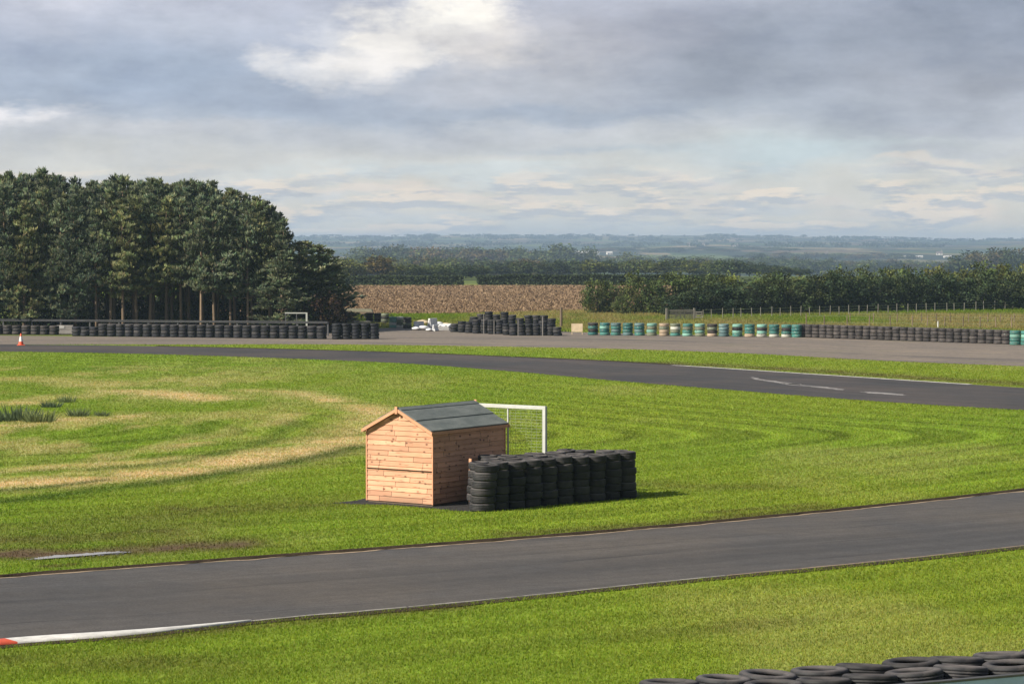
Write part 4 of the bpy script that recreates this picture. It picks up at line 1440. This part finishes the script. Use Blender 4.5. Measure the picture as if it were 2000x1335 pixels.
def plant(name, tm, cm, label, cat, loc, rz, sc, group, trunk='trunk', crown='crown'):
    t = thing(name, label, cat, loc, rz, group, sc)
    if tm is not None:
        link(trunk, tm, t)
    link(crown, cm, t)
    return t


# ---- the pine wood
rng = np.random.default_rng(44)
PV = [pine_meshes(100+i, 10.0, hb, lm) for i, (hb, lm) in enumerate(((3.1, 1.75), (3.6, 1.6), (2.7, 1.9), (3.3, 1.7)))]      # clear stems
PL = [pine_meshes(200+i, 10.0, hb, lm) for i, (hb, lm) in enumerate(((0.7, 1.9), (1.2, 1.8)))]                              # clothed to the ground
TOPX = [-160,-60,0,45,85,120,160,200,235,270,310,350,385,430,465,500,530,556,575,600,628,650]
TOPY = [352,345,340,341,330,347,352,354,342,352,353,349,354,361,376,382,392,402,440,474,484,492]
rowY = [(166.5, 0), (169.0, 1), (172.0, 2), (175.5, 3), (180.0, 4), (186.0, 5)]
ROWL = ['front row', 'second row', 'third row', 'fourth row', 'fifth row', 'back row']
for Yr, k in rowY:
    i = 0
    px = -150 + 25*k % 47
    while px < 556:
        y = Yr + (rng.random()-0.5)*1.6
        x = (px-1000)/F*y
        tp = np.interp(px, TOPX, TOPY)
        drop = (12 + 46*rng.random() if k < 2 else (-2 + 30*rng.random() if k < 4 else 20*rng.random()))
        hgt = float(AT(px, tp + drop, y)[2])
        low = (px < 175 and k < 2 and rng.random() < 0.75)
        tm, cm = PL[int(rng.integers(2))] if low else PV[int(rng.integers(4))]
        s = hgt/10.0
        if hgt > 2.5:
            sx = max(0.8, min(1.1, s))*(0.92 + 0.2*rng.random())
            if px > 500: sx *= 0.95
            plant('pine_tree', tm, cm, f'{"bushy" if low else "tall"} dark green pine, {ORD[min(i, 39)]} from the left in the {ROWL[k]} of the pine wood', 'pine tree', (x, y, 0), rng.random()*6.28, (sx, sx, s), 'pines of the wood')
        i += 1
        px += (34 if k else 33)*(0.75 + 0.5*rng.random())
# low spreading pines at the right end
for i, (px, y, tpx, sx, lab) in enumerate(((583, 167.5, 474, 1.15, 'short spreading pine behind the steel screen at the right end of the wood'), (622, 168.5, 480, 1.30, 'low wide pine at the right end of the wood'), (553, 165.5, 492, 1.0, 'small light green pine beside the steel screen'), (604, 172.0, 473, 1.2, 'dark low pine behind the two spreading pines'), (640, 170.5, 490, 1.0, 'last low pine, nearest the ploughed field'))):
    hgt = float(AT(px, tpx, y)[2])
    plant('pine_tree', *PL[i % 2], lab, 'pine tree', ((px-1000)/F*y, y, 0), 1.3*i, (sx*1.15, sx*1.15, hgt/10.0), 'pines of the wood')

SHR = []
for i in range(4):
    V, f, c = leaf_cloud(300+i, 1.5, 1.3, 1.3, 1.25, 90, 22, 0.20)
    SHR.append((V, f, c))
under = [np_mesh('foliage', *SHR[i][:2], M[m], color=SHR[i][2]) for i, m in enumerate(('leafdark', 'leaf', 'leafdark', 'plum'))]
stem_m = broad_trunk(5, 2.2, 0.07, 0.9)
ux = [(-20,167,1.0,0),(30,166.5,0.8,1),(75,167,0.95,0),(118,168,0.75,2),(165,169,0.7,1),(215,174,0.8,0),(262,176,0.9,2),(300,174,0.7,0),(345,172,0.75,1),(385,176,0.9,2),(425,174,0.75,0),(470,172,0.9,2),(510,171,0.8,0),(545,172,0.9,1),
      (612,166.5,1.0,2),(634,165.8,1.05,3),(650,167,0.75,3),(590,168,0.9,0)]
for i, (px, y, s, v) in enumerate(ux):
    col = ('dark green', 'green', 'blackish green', 'dark purple')[v]
    plant('shrub', stem_m, under[v], f'{col} undergrowth shrub below the pines, {ORD[i] if i < 14 else ["near the steel frame","at the wood corner","by the field edge","behind the steel frame"][i-14]}' + (' from the left' if i < 14 else ''), 'shrub', ((px-1000)/F*y, y, 0), rng.random()*6.28, s, 'undergrowth of the pine wood', 'stem', 'foliage')
# deep shade rows behind: trunks and crowns continuing the wood
for i in range(16):
    px = -140 + i*46 + rng.random()*14; y = 193 + rng.random()*4
    if px > 520: continue
    tp = np.interp(px, TOPX, TOPY) + 12
    hgt = float(AT(px, tp, y)[2])
    plant('pine_tree', *PL[i % 2], f'dense pine at the very back of the wood, {ORD[i]} from the left', 'pine tree', ((px-1000)/F*y, y, 0), rng.random()*6, (1.15, 1.15, hgt/10), 'pines of the wood')

# ---- hedge and bushes on the right
rng = np.random.default_rng(45)
HB = []
for i in range(5):
    V, f, c = leaf_cloud(400+i, 2.3, 1.7, 1.95, 1.9, 105, 30, 0.25, 0.55, lump=0.26)
    HB.append((V, f, c))
hb_mesh = [[np_mesh('foliage', HB[i][0], HB[i][1], M[m], color=HB[i][2]) for m in ('leafdark', 'leaf', 'leafy')] for i in range(5)]
hst = broad_trunk(8, 3.2, 0.10, 1.4)


def bush(px, y, top, wide, kind, v, label, group=None, name='hedge_bush', cat='bush'):
    hgt = float(AT(px, top, y)[2])
    s = hgt/3.95
    plant(name, hst, hb_mesh[v % 5][kind], label, cat, ((px-1000)/F*y, y, 0), rng.random()*6.28, (wide/4.6, wide/4.6*0.9, s), group, 'stem', 'foliage')


bush(1167, 212, 545, 3.0, 1, 0, 'rounded green bush at the edge of the ploughed field')
bush(1190, 214, 553, 2.6, 2, 1, 'small light bush between the two rounded bushes')
bush(1240, 212, 536, 3.4, 1, 2, 'larger rounded green bush left of the dark hedge')
bush(1275, 211, 546, 3.0, 1, 3, 'dark bush at the left end of the hedge')
bush(1215, 209, 578, 1.6, 2, 4, 'low yellowish bush at the foot of the rounded bushes')
dk = [(1332,572),(1362,560),(1395,552),(1430,551),(1468,548),(1505,545),(1545,548),(1585,541),(1625,536),(1668,538),(1708,532),(1750,535),(1792,533),(1835,535),(1878,537),(1920,536),(1962,537),(2005,536),(2050,536),(2095,535)]
for i, (px, tp) in enumerate(dk):
    y = float(np.interp(px, [1330, 2000], [206, 226]))
    bush(px, y, tp - 3 + rng.random()*11, 3.6 + 1.2*rng.random(), 0, i, f'{ORD[i]} dark bush from the gate end along the hedge', 'bushes of the dark hedge')
bk = [(1310,541),(1352,539),(1385,540),(1418,533),(1452,540),(1490,533),(1520,532),(1560,538),(1600,534),(1645,522),(1690,525),(1735,522),(1780,525),(1825,521),(1870,523),(1915,520),(1960,518),(2000,514),(2050,518)]
for i, (px, tp) in enumerate(bk):
    y = float(np.interp(px, [1310, 2000], [212, 233]))
    bush(px, y, tp - 4 + rng.random()*14, 3.2 + 1.6*rng.random(), 2 if i % 3 else 1, i+2, f'{ORD[i]} lighter bush from the left, rising behind the dark hedge', 'lighter bushes behind the hedge')

# ---- rush clumps in the infield
def rush(px, py, s, label):
    p = G(px, py)
    r = np.random.default_rng(int(px))
    n = 130
    a = r.random(n)*6.28; q = r.random(n)**0.6*0.42
    base = np.stack([q*np.cos(a), q*np.sin(a), 0*a], -1)
    h = (0.12 + 0.24*r.random(n))
    tip = base*1.5 + np.stack([0*a, 0*a, h], -1) + (r.random((n, 3))-0.5)*0.2
    w = 0.022
    V = np.stack([base-(w, 0, 0), base+(w, 0, 0), tip], 1).reshape(-1, 3)
    c = np.repeat((0.6 + 0.8*r.random(n))[:, None]*np.ones(3), 3, 0)
    o = link('rush_clump', np_mesh('rush_clump', V, np.arange(3*n).reshape(-1, 3), M['rush'], color=c), None, tuple(p), 0, s)
    tag(o, label, 'rushes', 'rush clumps in the infield')


for px, py, s, l in ((8,822,1.0,'dark rush clump at the left edge of the dry infield patch'), (38,820,1.5,'largest dark rush clump on the dry infield patch'), (78,823,1.25,'rush clump right of the largest one'), (100,795,0.8,'small rush clump above the dry patch'), (130,785,0.75,'faint rush clump farthest into the infield'), (152,812,0.9,'low rush clump right end of the dry patch'), (200,812,0.6,'tiny rush clump right of all the others')):
    rush(px, py, s, l)

# ---- middle distance: clipped hedges, trees, plantation
def hedge_mesh(seed, L, h, w, mat):
    r = np.random.default_rng(seed)
    n = int(L*h*230)
    p = np.stack([r.random(n)*L, (r.random(n)-0.5)*w, r.random(n)**0.8*h], -1)
    p[:, 2] *= 1 + 0.22*(fbm(p[:, 0]*0.35 + seed, p[:, 0]*0)-0.5)
    e = r.random(n) < 0.6
    p[e, 2] = h*(0.88 + 0.14*r.random(e.sum()) + 0.2*(fbm(p[e, 0]*0.35 + seed, p[e, 0]*0)-0.5))*np.where(r.random(e.sum()) < 0.5, 1, r.random(e.sum()))
    nrm = r.normal(size=(n, 3)) + np.array((0, -0.4, 0.8)); nrm /= np.linalg.norm(nrm, axis=1)[:, None]
    a = np.cross(nrm, r.normal(size=(n, 3))); a /= np.linalg.norm(a, axis=1)[:, None]; b = np.cross(nrm, a)
    s = 0.34*(0.6 + 0.8*r.random(n))[:, None]
    V = np.stack([p-a*s/2, p+b*s/3, p+a*s/2, p-b*s/3], 1).reshape(-1, 3)
    c = np.repeat((0.6 + 0.8*r.random(n))[:, None]*np.ones(3), 4, 0)
    return np_mesh('foliage', V, np.arange(4*n).reshape(-1, 4), mat, color=c)


for i, (a, b, top, lab) in enumerate(((480, 905, 539, 'long clipped dark hedge along the far side of the ploughed field, left of its gap'), (932, 1420, 537, 'long clipped dark hedge along the far side of the ploughed field, right of its gap'))):
    Y = 358.0; A = (a-1000)/F*Y; B = (b-1000)/F*Y
    hh = float(AT(a, top, Y)[2])
    t = thing('hedge', lab, 'hedge', (A, Y, 0), 0)
    link('foliage', hedge_mesh(20+i, B-A, hh, 1.4, M['leafdark']), t)
    st = MB()
    x = 0.4
    while x < B-A:
        st.tube([(x, 0, -0.02), (x+0.05, 0, hh*0.6)], [0.05, 0.03], 5); x += 1.1
    st.build('stem', M['bark2'], t)

FT = []
for i in range(4):
    V, f, c = leaf_cloud(500+i, 3.4, 3.2, 3.6, 5.6 if i < 3 else 5.0, 80, 16, 0.72, 0.4)
    FT.append((V, f, c))
# low crown trees for plantations: small and dense
kinds = ['leafdark', 'leaf', 'leafy', 'autumn']
ft_mesh = {(i, k): np_mesh('crown', FT[i][0], FT[i][1], M[k], color=FT[i][2]) for i in range(4) for k in kinds}
ftr = broad_trunk(11, 7.0, 0.2, 2.0)


def far_tree(px, y, top, wide, kind, label, group, lift=0.0):
    x = (px-1000)/F*y
    z = float(terrain(np.array([x]), np.array([float(y)]))[0])
    tz = float(AT(px, top, y)[2])
    s = max(0.25, (tz-z)/9.6)
    plant('broadleaf_tree', ftr, ft_mesh[(int(rng.integers(4)), kind)], label, 'tree', (x, y, z), rng.random()*6.28, (wide/7.4, wide/7.4, s), group)


# bushes and small trees just beyond the far hedge, left
cl = {'leafdark': 'dark', 'leaf': 'green', 'leafy': 'yellowish', 'autumn': 'russet'}
L1 = [(640,505,'leafdark'),(668,503,'leafy'),(695,508,'leafy'),(716,512,'autumn'),(738,498,'autumn'),(752,503,'autumn'),(772,514,'leaf'),(800,513,'leaf'),(818,517,'leafdark'),(845,521,'leaf'),(868,524,'leaf'),(890,519,'leafdark'),(910,522,'leafdark'),(930,520,'leafdark')]
for i, (px, tp, k) in enumerate(L1):
    far_tree(px, 430 + 40*rng.random(), tp, 4.0 + rng.random()*1.5, k, f'{cl[k]} small tree behind the clipped far hedge, {ORD[i]} from the pine wood', 'small trees behind the far hedge')
# plantation belt
i = 0
px = 915
while px < 1570:
    tp = np.interp(px, [915, 960, 1010, 1080, 1200, 1330, 1420, 1500, 1570], [518, 514, 508, 507, 505, 502, 505, 512, 522]) + 4*rng.random()
    k = 'leaf' if rng.random() < 0.4 else 'leafdark'
    far_tree(px, 560 + 70*rng.random(), tp, 5.0 + 2*rng.random(), k, 'tree in the dense dark belt beyond the ploughed field', 'trees of the dark belt')
    px += 17 + 6*rng.random(); i += 1
# wood on the right skyline
for i, px in enumerate(np.arange(1858, 2080, 16)):
    tp = np.interp(px, [1858, 1885, 1920, 1950, 2000, 2080], [505, 491, 487, 482, 482, 480]) + 4*rng.random()
    far_tree(px, 1000 + 120*rng.random(), tp, 11 + 5*rng.random(), 'leafdark' if i % 3 else 'autumn', 'tall tree in the bluish wood rising behind the right end of the hedge', 'trees of the bluish wood')
# tree groups out in the valley, nearest first
def scatter(n, x0, x1, y0, y1, tops, w0, w1, label, group, seed, ks=('leafdark', 'leaf', 'leaf', 'autumn')):
    r = np.random.default_rng(seed)
    for i in range(n):
        px = x0 + (x1-x0)*(i + r.random())/n
        y = y0 + (y1-y0)*r.random()
        far_tree(px, y, tops(px) + 7*(r.random()-0.35), w0 + (w1-w0)*r.random(), ks[int(r.integers(len(ks)))], label, group)


scatter(52, 640, 1120, 800, 1000, lambda p: np.interp(p, [640,700,740,840,900,960,1000,1060,1120], [505,500,498,500,503,507,503,509,507]), 8, 13, 'bluish tree in the wooded valley behind the small trees', 'trees of the wooded valley', 31)
scatter(44, 690, 1110, 1350, 1600, lambda p: np.interp(p, [690,760,800,900,1000,1100], [484,479,481,482,486,490]), 14, 22, 'hazy tree on the wooded rise behind the valley', 'trees of the wooded rise', 32)
for px, tp, w in ((1000,481,13),(1012,484,12),(1022,482,12),(1085,477,20),(1094,475,20),(1103,478,18),(1048,484,12),(1140,483,11),(1155,482,10),(1235,491,16),(1225,493,14),(1015,493,14),(960,490,15)):
    far_tree(px, 1450, tp, w, 'leaf', 'large rounded hazy tree standing above the valley', 'large hazy trees above the valley')
scatter(40, 1130, 1560, 1500, 2100, lambda p: np.interp(p, [1130,1300,1450,1560], [497,500,501,503]), 12, 20, 'hazy field tree beyond the dark belt', 'field trees beyond the dark belt', 33)
scatter(40, 1480, 1870, 1300, 1900, lambda p: np.interp(p, [1480,1560,1650,1750,1870], [496,505,506,507,511]), 10, 17, 'scattered hazy tree in the fields over the hedge', 'scattered trees over the hedge', 34)
scatter(30, 1440, 1780, 2400, 2900, lambda p: np.interp(p, [1440,1600,1780], [494,494,495]), 14, 24, 'distant tree line between the brown fields', 'tree line between brown fields', 35)
scatter(36, 1150, 1560, 3000, 3600, lambda p: 485 + 0*p, 18, 30, 'faint blue tree on the farther slope', 'faint trees on the slope', 36)
# skyline groves: solid, far off, they read as one mass each
def grove(name, spans, y0, y1, seed, leaf=3.2):
    r = np.random.default_rng(seed); Vs = []; Cs = []
    for (a, b, top, n) in spans:
        for k in range(n):
            px = a + (b-a)*r.random(); y = y0 + (y1-y0)*r.random()
            x = (px-1000)/F*y; z = float(terrain(np.array([x]), np.array([y]))[0])
            tz = max(z+5.0, float(AT(px, top - 3.0 + 9*r.random()**0.8, y)[2]))
            hh = tz-z
            V, f, c = leaf_cloud(int(r.integers(1e6)), 8 + 7*r.random(), 8, hh*0.42, hh*0.52, 14, 9, leaf, 0.3)
            V = V + np.array((x, y, z)); Vs.append(V); Cs.append(c)
    V = np.concatenate(Vs); C = np.concatenate(Cs)
    structure(link(name, np_mesh(name, V, np.arange(len(V)).reshape(-1, 4), M['leafdark'], color=C)), 'stuff')


grove('far_woodland', [(560,700,465,26),(700,800,464,22),(800,860,461,20),(826,844,458,9),(860,1000,466,26),(1000,1120,467,24),(1120,1145,462,5),(1145,1260,465,20),(1190,1205,462,4),(1260,1340,466,14),(1340,1420,463,16),(1385,1420,459,8),(1420,1500,467,12),(1500,1600,470,18),(1600,1680,467,22),(1680,1790,472,24),(1790,1860,476,16),(1860,2050,474,34)], 5000, 6200, 51)
grove('far_woodland', [(570,800,473,34),(800,1000,474,30),(1000,1300,476,30),(1300,1560,477,26),(1560,1840,479,34),(1700,1860,484,22)], 3600, 4600, 52, 2.8)


# ---- distant buildings
def house(px, base, wpx, hpx, label, mat='render', rmat='slate'):
    """set where the line of sight through its foot meets the terrain"""
    ys = np.arange(900.0, 6800.0, 10.0)
    P = AT(px, base, ys)
    hit = np.nonzero(P[:, 2] <= terrain(P[:, 0], ys))[0]
    y = float(ys[hit[0]]) if len(hit) else 5000.0
    x = (px-1000)/F*y
    z = float(terrain(np.array([x]), np.array([y]))[0])
    k = y/F; w = wpx*k; hh = hpx*k*0.6; roof = hpx*k*0.5; d = max(7.0, w*0.4)
    t = thing('house' if rmat == 'slate' else 'barn', label, 'house' if rmat == 'slate' else 'barn', (x, y, z-0.3), 0.25*math.sin(px))
    MB().box((0, 0, hh/2), (w, d, hh)).build('wall', M[mat], t)
    o = 0.4
    v = [(-w/2-o, -d/2-o, hh+0.02), (w/2+o, -d/2-o, hh+0.02), (w/2+o, d/2+o, hh+0.02), (-w/2-o, d/2+o, hh+0.02), (-w/2-o, 0, hh+roof), (w/2+o, 0, hh+roof)]
    rf = MB().add(v, [(0,1,5,4), (2,3,4,5), (0,4,3), (1,2,5), (3,2,1,0)]).build('roof', M[rmat], t)
    if rmat == 'slate':
        MB().box((w*0.36, 0, hh+roof+0.5), (1.0, 0.8, 2.2)).build('chimney', M['concrete'], rf)
    n = max(2, int(w/6))
    for i in range(n):
        MB().box((-w/2 + w*(i+0.5)/n, -d/2-0.02, hh*0.55), (1.2, 0.08, min(1.4, hh*0.5))).build('window', M['glass'], t)


hs = [(1052,496,12,6,'pale house among trees left of the long pale barns','render','slate'),
      (1122,497,20,6,'short pale roofed barn left of the longer one','render','sheet'),
      (1152,497.5,34,6,'longest pale barn above the dark belt','render','sheet'),
      (1190,497,10,6,'small cream barn right of the longest barn','render','sheet'),
      (1345,480,5,6,'white house on the hillside, left of a pair','render','slate'),
      (1374,479.5,4,5,'white house on the hillside, right of a pair','render','slate'),
      (1437,482,10,4,'low cream farmhouse on the hillside right of the white pair','render','slate'),
      (1834,498,12,7,'white farmhouse at the foot of the far hill, above the hedge','render','slate'),
      (1850,503,14,4,'bright low barn right of the white farmhouse','render','sheet'),
      (1778,503,46,4,'long cream barn left of the white farmhouse','render','sheet'),
      (1730,503,5,5,'tiny white cottage left of the long cream barn','render','slate'),
      (1509,502,8,5,'pale cottage among field trees above the hedge','render','slate'),
      (1536,500,18,4,'pale long shed beside the cottage above the hedge','render','sheet'),
      (1613,500,6,7,'small pale house among the scattered trees','render','slate'),
      (1710,503,9,6,'white cottage near the right end of the scattered trees','render','slate'),
      (699,517,5,9,'narrow white house with a steep gable behind the yellowish trees','render','slate'),
      (925,503,10,5,'pale house in the wooded valley','render','slate'),
      (790,503,8,5,'faint pale house in the valley left of the other','render','slate')]
for a in hs:
    house(*a)

# ------------------------------------------------------------------ HAZE
bpy.context.view_layer.update()
zz = [(o.matrix_world @ Vector(c)).z for o in SC.objects if o.type == 'MESH' for c in o.bound_box]
Z0, Z1 = min(zz) - 1.2, max(zz) + 2.0
print('haze box', Z0, Z1)
hz = MB().box((0, 3500, (Z0+Z1)/2), (6400, 7600, Z1-Z0)).build('haze', [])
hz['kind'] = 'stuff'
m, t = newmat('haze_air')
pv = t.n('ShaderNodeVolumePrincipled')
pv.inputs['Color'].default_value = (0.52, 0.70, 0.96, 1.0)
pv.inputs['Density'].default_value = 0.00020
pv.inputs['Anisotropy'].default_value = 0.1
oo = t.n('ShaderNodeOutputMaterial')
t.t.links.new(pv.outputs[0], oo.inputs['Volume'])
hz.data.materials.append(m)

# ------------------------------------------------------------------ SUN AND SKY
SUN_EL, SUN_AZ = R(35), R(-119)            # azimuth measured from +Y (view) clockwise: sun on the left, slightly behind the camera
sd = Vector((math.sin(SUN_AZ)*math.cos(SUN_EL), math.cos(SUN_AZ)*math.cos(SUN_EL), math.sin(SUN_EL)))
sl = bpy.data.lights.new('sun', 'SUN'); sl.energy = 4.8; sl.angle = R(0.6); sl.color = (1.0, 0.93, 0.80)
so = bpy.data.objects.new('sun', sl); COL.objects.link(so)
so.rotation_euler = (-sd).to_track_quat('-Z', 'Y').to_euler(); so.location = sd*100

W = bpy.data.worlds.new('World'); SC.world = W; W.use_nodes = True
t = NT(W.node_tree)
BG = 0.1
sky = t.n('ShaderNodeTexSky', sky_type='NISHITA', sun_disc=False)
sky.sun_elevation = SUN_EL; sky.sun_rotation = SUN_AZ; sky.air_density = 1.0; sky.dust_density = 1.5
dirv = t.n('ShaderNodeTexCoord').outputs['Generated']
sx = t.n('ShaderNodeSeparateXYZ'); t.put(sx.inputs[0], dirv)
az = t.m('ARCTAN2', sx.outputs[0], sx.outputs[1]); el = t.m('ARCSINE', sx.outputs[2])
u = t.m('MULTIPLY', az, 4.8); v = t.m('MULTIPLY', el, 10.08)      # u = -1..1 across the view, v = 0 at the horizon
cv = t.n('ShaderNodeCombineXYZ'); t.put(cv.inputs[0], u); t.put(cv.inputs[1], v)
P0 = cv.outputs[0]
w1 = t.noise(t.vm('MULTIPLY', P0, (2.2, 3.0, 1)), 1.0, 7, 0.62)
w2 = t.noise(t.vm('ADD', t.vm('MULTIPLY', P0, (2.6, 3.6, 1)), (7.3, 2.1, 4.0)), 1.0, 7, 0.62)
uw = t.m('ADD', u, t.m('MULTIPLY', t.m('SUBTRACT', w1, 0.5), 0.50))
vw = t.m('ADD', v, t.m('MULTIPLY', t.m('SUBTRACT', w2, 0.5), 0.30))
EXF = 2**EXPO*BG
SKYK = 1.13


def cc(c, k=1.0):
    return tuple(x*k*SKYK/EXF for x in lin(c))


rv = t.m('DIVIDE', vw, 4.0)
cloud = t.ramp(rv, [(0.0, cc((214,209,198))), (0.03, cc((214,210,200))), (0.075, cc((207,206,201))), (0.125, cc((182,188,198))), (0.19, cc((168,176,194))), (0.25, cc((180,184,199))), (0.36, cc((202,203,207))), (0.6, cc((140,147,163))), (1.0, cc((128,136,154)))])  # above the view: added bright band for the puddle, dimmed sky overhead
BL = [  # px, py, half width, half height (pixels), colour, strength
    (150,5,330,50,(203,205,217),.8), (300,165,380,70,(156,169,190),.9), (560,205,260,34,(157,168,187),.85), (420,60,160,40,(184,190,204),.6),
    (1450,110,480,110,(146,153,167),.95), (1930,40,260,90,(134,142,159),.9), (1900,170,280,60,(155,159,171),.8), (1200,60,200,70,(168,168,180),.6),
    (1000,110,180,90,(203,200,202),.6), (890,75,140,75,(226,220,216),.8), (850,10,125,60,(248,243,235),1.0), (760,85,115,55,(243,238,232),.95), (690,128,130,46,(234,230,227),.92), (600,140,60,26,(208,209,214),.75), (650,60,40,40,(200,203,212),.6),
    (880,190,200,30,(180,183,193),.6), (1050,226,330,18,(150,162,181),.75), (470,232,220,14,(166,177,194),.6),
    (55,232,130,26,(228,226,229),.9), (260,262,220,22,(203,204,209),.7), (850,272,420,20,(190,193,200),.65), (1250,255,170,22,(196,198,202),.7), (1340,278,110,16,(206,204,202),.6), (1130,298,200,9,(174,184,196),.6),
    (1560,300,250,36,(194,208,213),.9), (900,338,360,22,(206,214,216),.75), (1850,250,200,20,(168,172,184),.7),
    (1840,300,180,14,(186,189,196),.75), (1790,322,150,9,(217,210,202),.85), (1880,338,170,8,(182,185,194),.75),
    (640,392,120,14,(206,210,214),.6), (820,382,260,10,(227,216,205),.8), (1010,396,130,6,(236,222,208),.7), (1330,350,170,8,(216,208,201),.7), (1360,388,90,20,(216,208,200),.75), (1480,400,160,18,(192,198,204),.6),
    (1620,385,60,16,(216,209,203),.7), (1720,420,110,16,(214,208,203),.6), (1885,412,60,26,(227,213,199),.8), (1800,404,40,8,(230,217,204),.7), (1240,410,180,10,(214,212,208),.5), (1500,440,250,10,(206,207,206),.5),
    (1000,440,500,14,(199,206,209),.5), (700,425,200,14,(196,203,211),.5), (480,360,120,16,(214,214,212),.6)]
billow = t.noise(t.vm('MULTIPLY', t.vm('ADD', P0, (3.1, 5.7, 1.0)), (7.0, 5.5, 1)), 1.0, 10, 0.60)
bil2 = t.noise(t.vm('MULTIPLY', t.vm('ADD', P0, (1.1, 9.7, 2.0)), (9.0, 14.0, 1)), 1.0, 10, 0.62)
col = cloud
for i, (px, py, sxp, syp, c, st) in enumerate(BL):
    u0, v0 = (px-1000)/1000, (476-py)/476; su, sv = sxp/1000, syp/476
    a = t.m('DIVIDE', t.m('SUBTRACT', uw, u0), su); b = t.m('DIVIDE', t.m('SUBTRACT', vw, v0), sv)
    g = t.m('POWER', 2.718, t.m('MULTIPLY', t.m('ADD', t.m('MULTIPLY', a, a), t.m('MULTIPLY', b, b)), -1.0))
    if py > 300 or max(c) > 220 or px in (600, 650):
        # billowing, sharper edged cloud
        nz = bil2 if py > 230 else billow
        g = t.m('ADD', g, t.m('MULTIPLY', t.m('SUBTRACT', nz, 0.5), t.m('MULTIPLY', t.m('SQRT', g), 2.2)))
        g = t.mr(g, 0.16, 0.78)
    else:
        g = t.m('ADD', g, t.m('MULTIPLY', t.m('SUBTRACT', billow, 0.5), t.m('MULTIPLY', g, 1.1)), clamp=True)
    col = t.mix(t.m('MULTIPLY', g, st), col, cc(c))
# small sunlit cumulus and their grey bases low over the hills
cum = t.noise(t.vm('MULTIPLY', t.vm('ADD', P0, (4.4, 0.7, 6.0)), (5.5, 15.0, 1)), 1.0, 11, 0.62)
lowm = t.m('MULTIPLY', t.mr(v, 0.015, 0.06), t.mr(v, 0.34, 0.22))
cum2 = t.noise(t.vm('MULTIPLY', t.vm('ADD', P0, (4.4, 0.725, 6.0)), (5.5, 15.0, 1)), 1.0, 11, 0.62)
col = t.mix(t.m('MULTIPLY', t.mr(cum2, 0.48, 0.56), t.m('MULTIPLY', lowm, 0.75)), col, cc((180,186,195)))
col = t.mix(t.m('MULTIPLY', t.mr(cum, 0.525, 0.585), t.m('MULTIPLY', lowm, 0.9)), col, cc((234,221,205)))
# added dimming of the unseen sky, right and behind, shading the shed side
rear_dim = t.m('SUBTRACT', t.m('MULTIPLY', sx.outputs[0], 0.85), t.m('MULTIPLY', sx.outputs[1], 0.53))
col = t.mix(t.mr(rear_dim, 0.0, 0.45), col, cc((104,110,122)))
fine = t.noise(t.vm('MULTIPLY', P0, (6.0, 5.5, 1)), 1.0, 11, 0.66)
col = t.mix(1.0, col, t.mr(fine, 0.3, 0.7, 0.90, 1.10), 'MULTIPLY')
str2 = t.noise(t.vm('MULTIPLY', t.vm('ADD', P0, (8.0, 3.0, 2.0)), (3.4, 4.6, 1)), 1.0, 10, 0.6)
col = t.mix(t.mr(v, 0.25, 0.45), col, t.mix(1.0, col, t.ramp(str2, [(0.36, (0.85, 0.86, 0.89)), (0.5, (1, 1, 1)), (0.64, (1.12, 1.11, 1.10))]), 'MULTIPLY'))
# breaks in the cloud show the blue sky behind, mostly overhead
gap = t.noise(t.vm('MULTIPLY', dirv, (3.0, 3.0, 5.0)), 1.0, 5, 0.55)
gapf = t.m('MULTIPLY', t.mr(gap, 0.48, 0.62), t.mr(sx.outputs[2], 0.16, 0.35))
col = t.mix(t.m('ADD', t.m('MULTIPLY', gapf, 0.6), 0.04), col, sky.outputs[0])
bg = t.n('ShaderNodeBackground'); t.put(bg.inputs[0], col); bg.inputs[1].default_value = BG
wo = t.n('ShaderNodeOutputWorld'); t.t.links.new(bg.outputs[0], wo.inputs[0])

# ------------------------------------------------------------------ CAMERA, RENDER
cam = bpy.data.cameras.new('camera'); cam.sensor_width = 36.0; cam.lens = F/2000*36.0; cam.clip_start = 0.5; cam.clip_end = 20000
co = bpy.data.objects.new('camera', cam); COL.objects.link(co)
co.location = (0, 0, H); co.rotation_euler = (math.pi/2 - PITCH, 0, 0)
SC.camera = co
SC.render.resolution_x, SC.render.resolution_y = 1024, 683
vs = SC.view_settings
SC.display_settings.display_device = 'sRGB'
vs.view_transform = 'Standard'; vs.look = 'None'; vs.exposure = EXPO; vs.gamma = 1.0
SC.render.engine = 'CYCLES'
cy = SC.cycles
cy.max_bounces = 5; cy.diffuse_bounces = 3; cy.glossy_bounces = 2; cy.transmission_bounces = 3; cy.volume_bounces = 1; cy.transparent_max_bounces = 4
cy.use_denoising = True
try:
    cy.denoiser = 'OPENIMAGEDENOISE'; cy.denoising_input_passes = 'RGB_ALBEDO_NORMAL'
except Exception:
    pass
cy.sample_clamp_indirect = 6.0
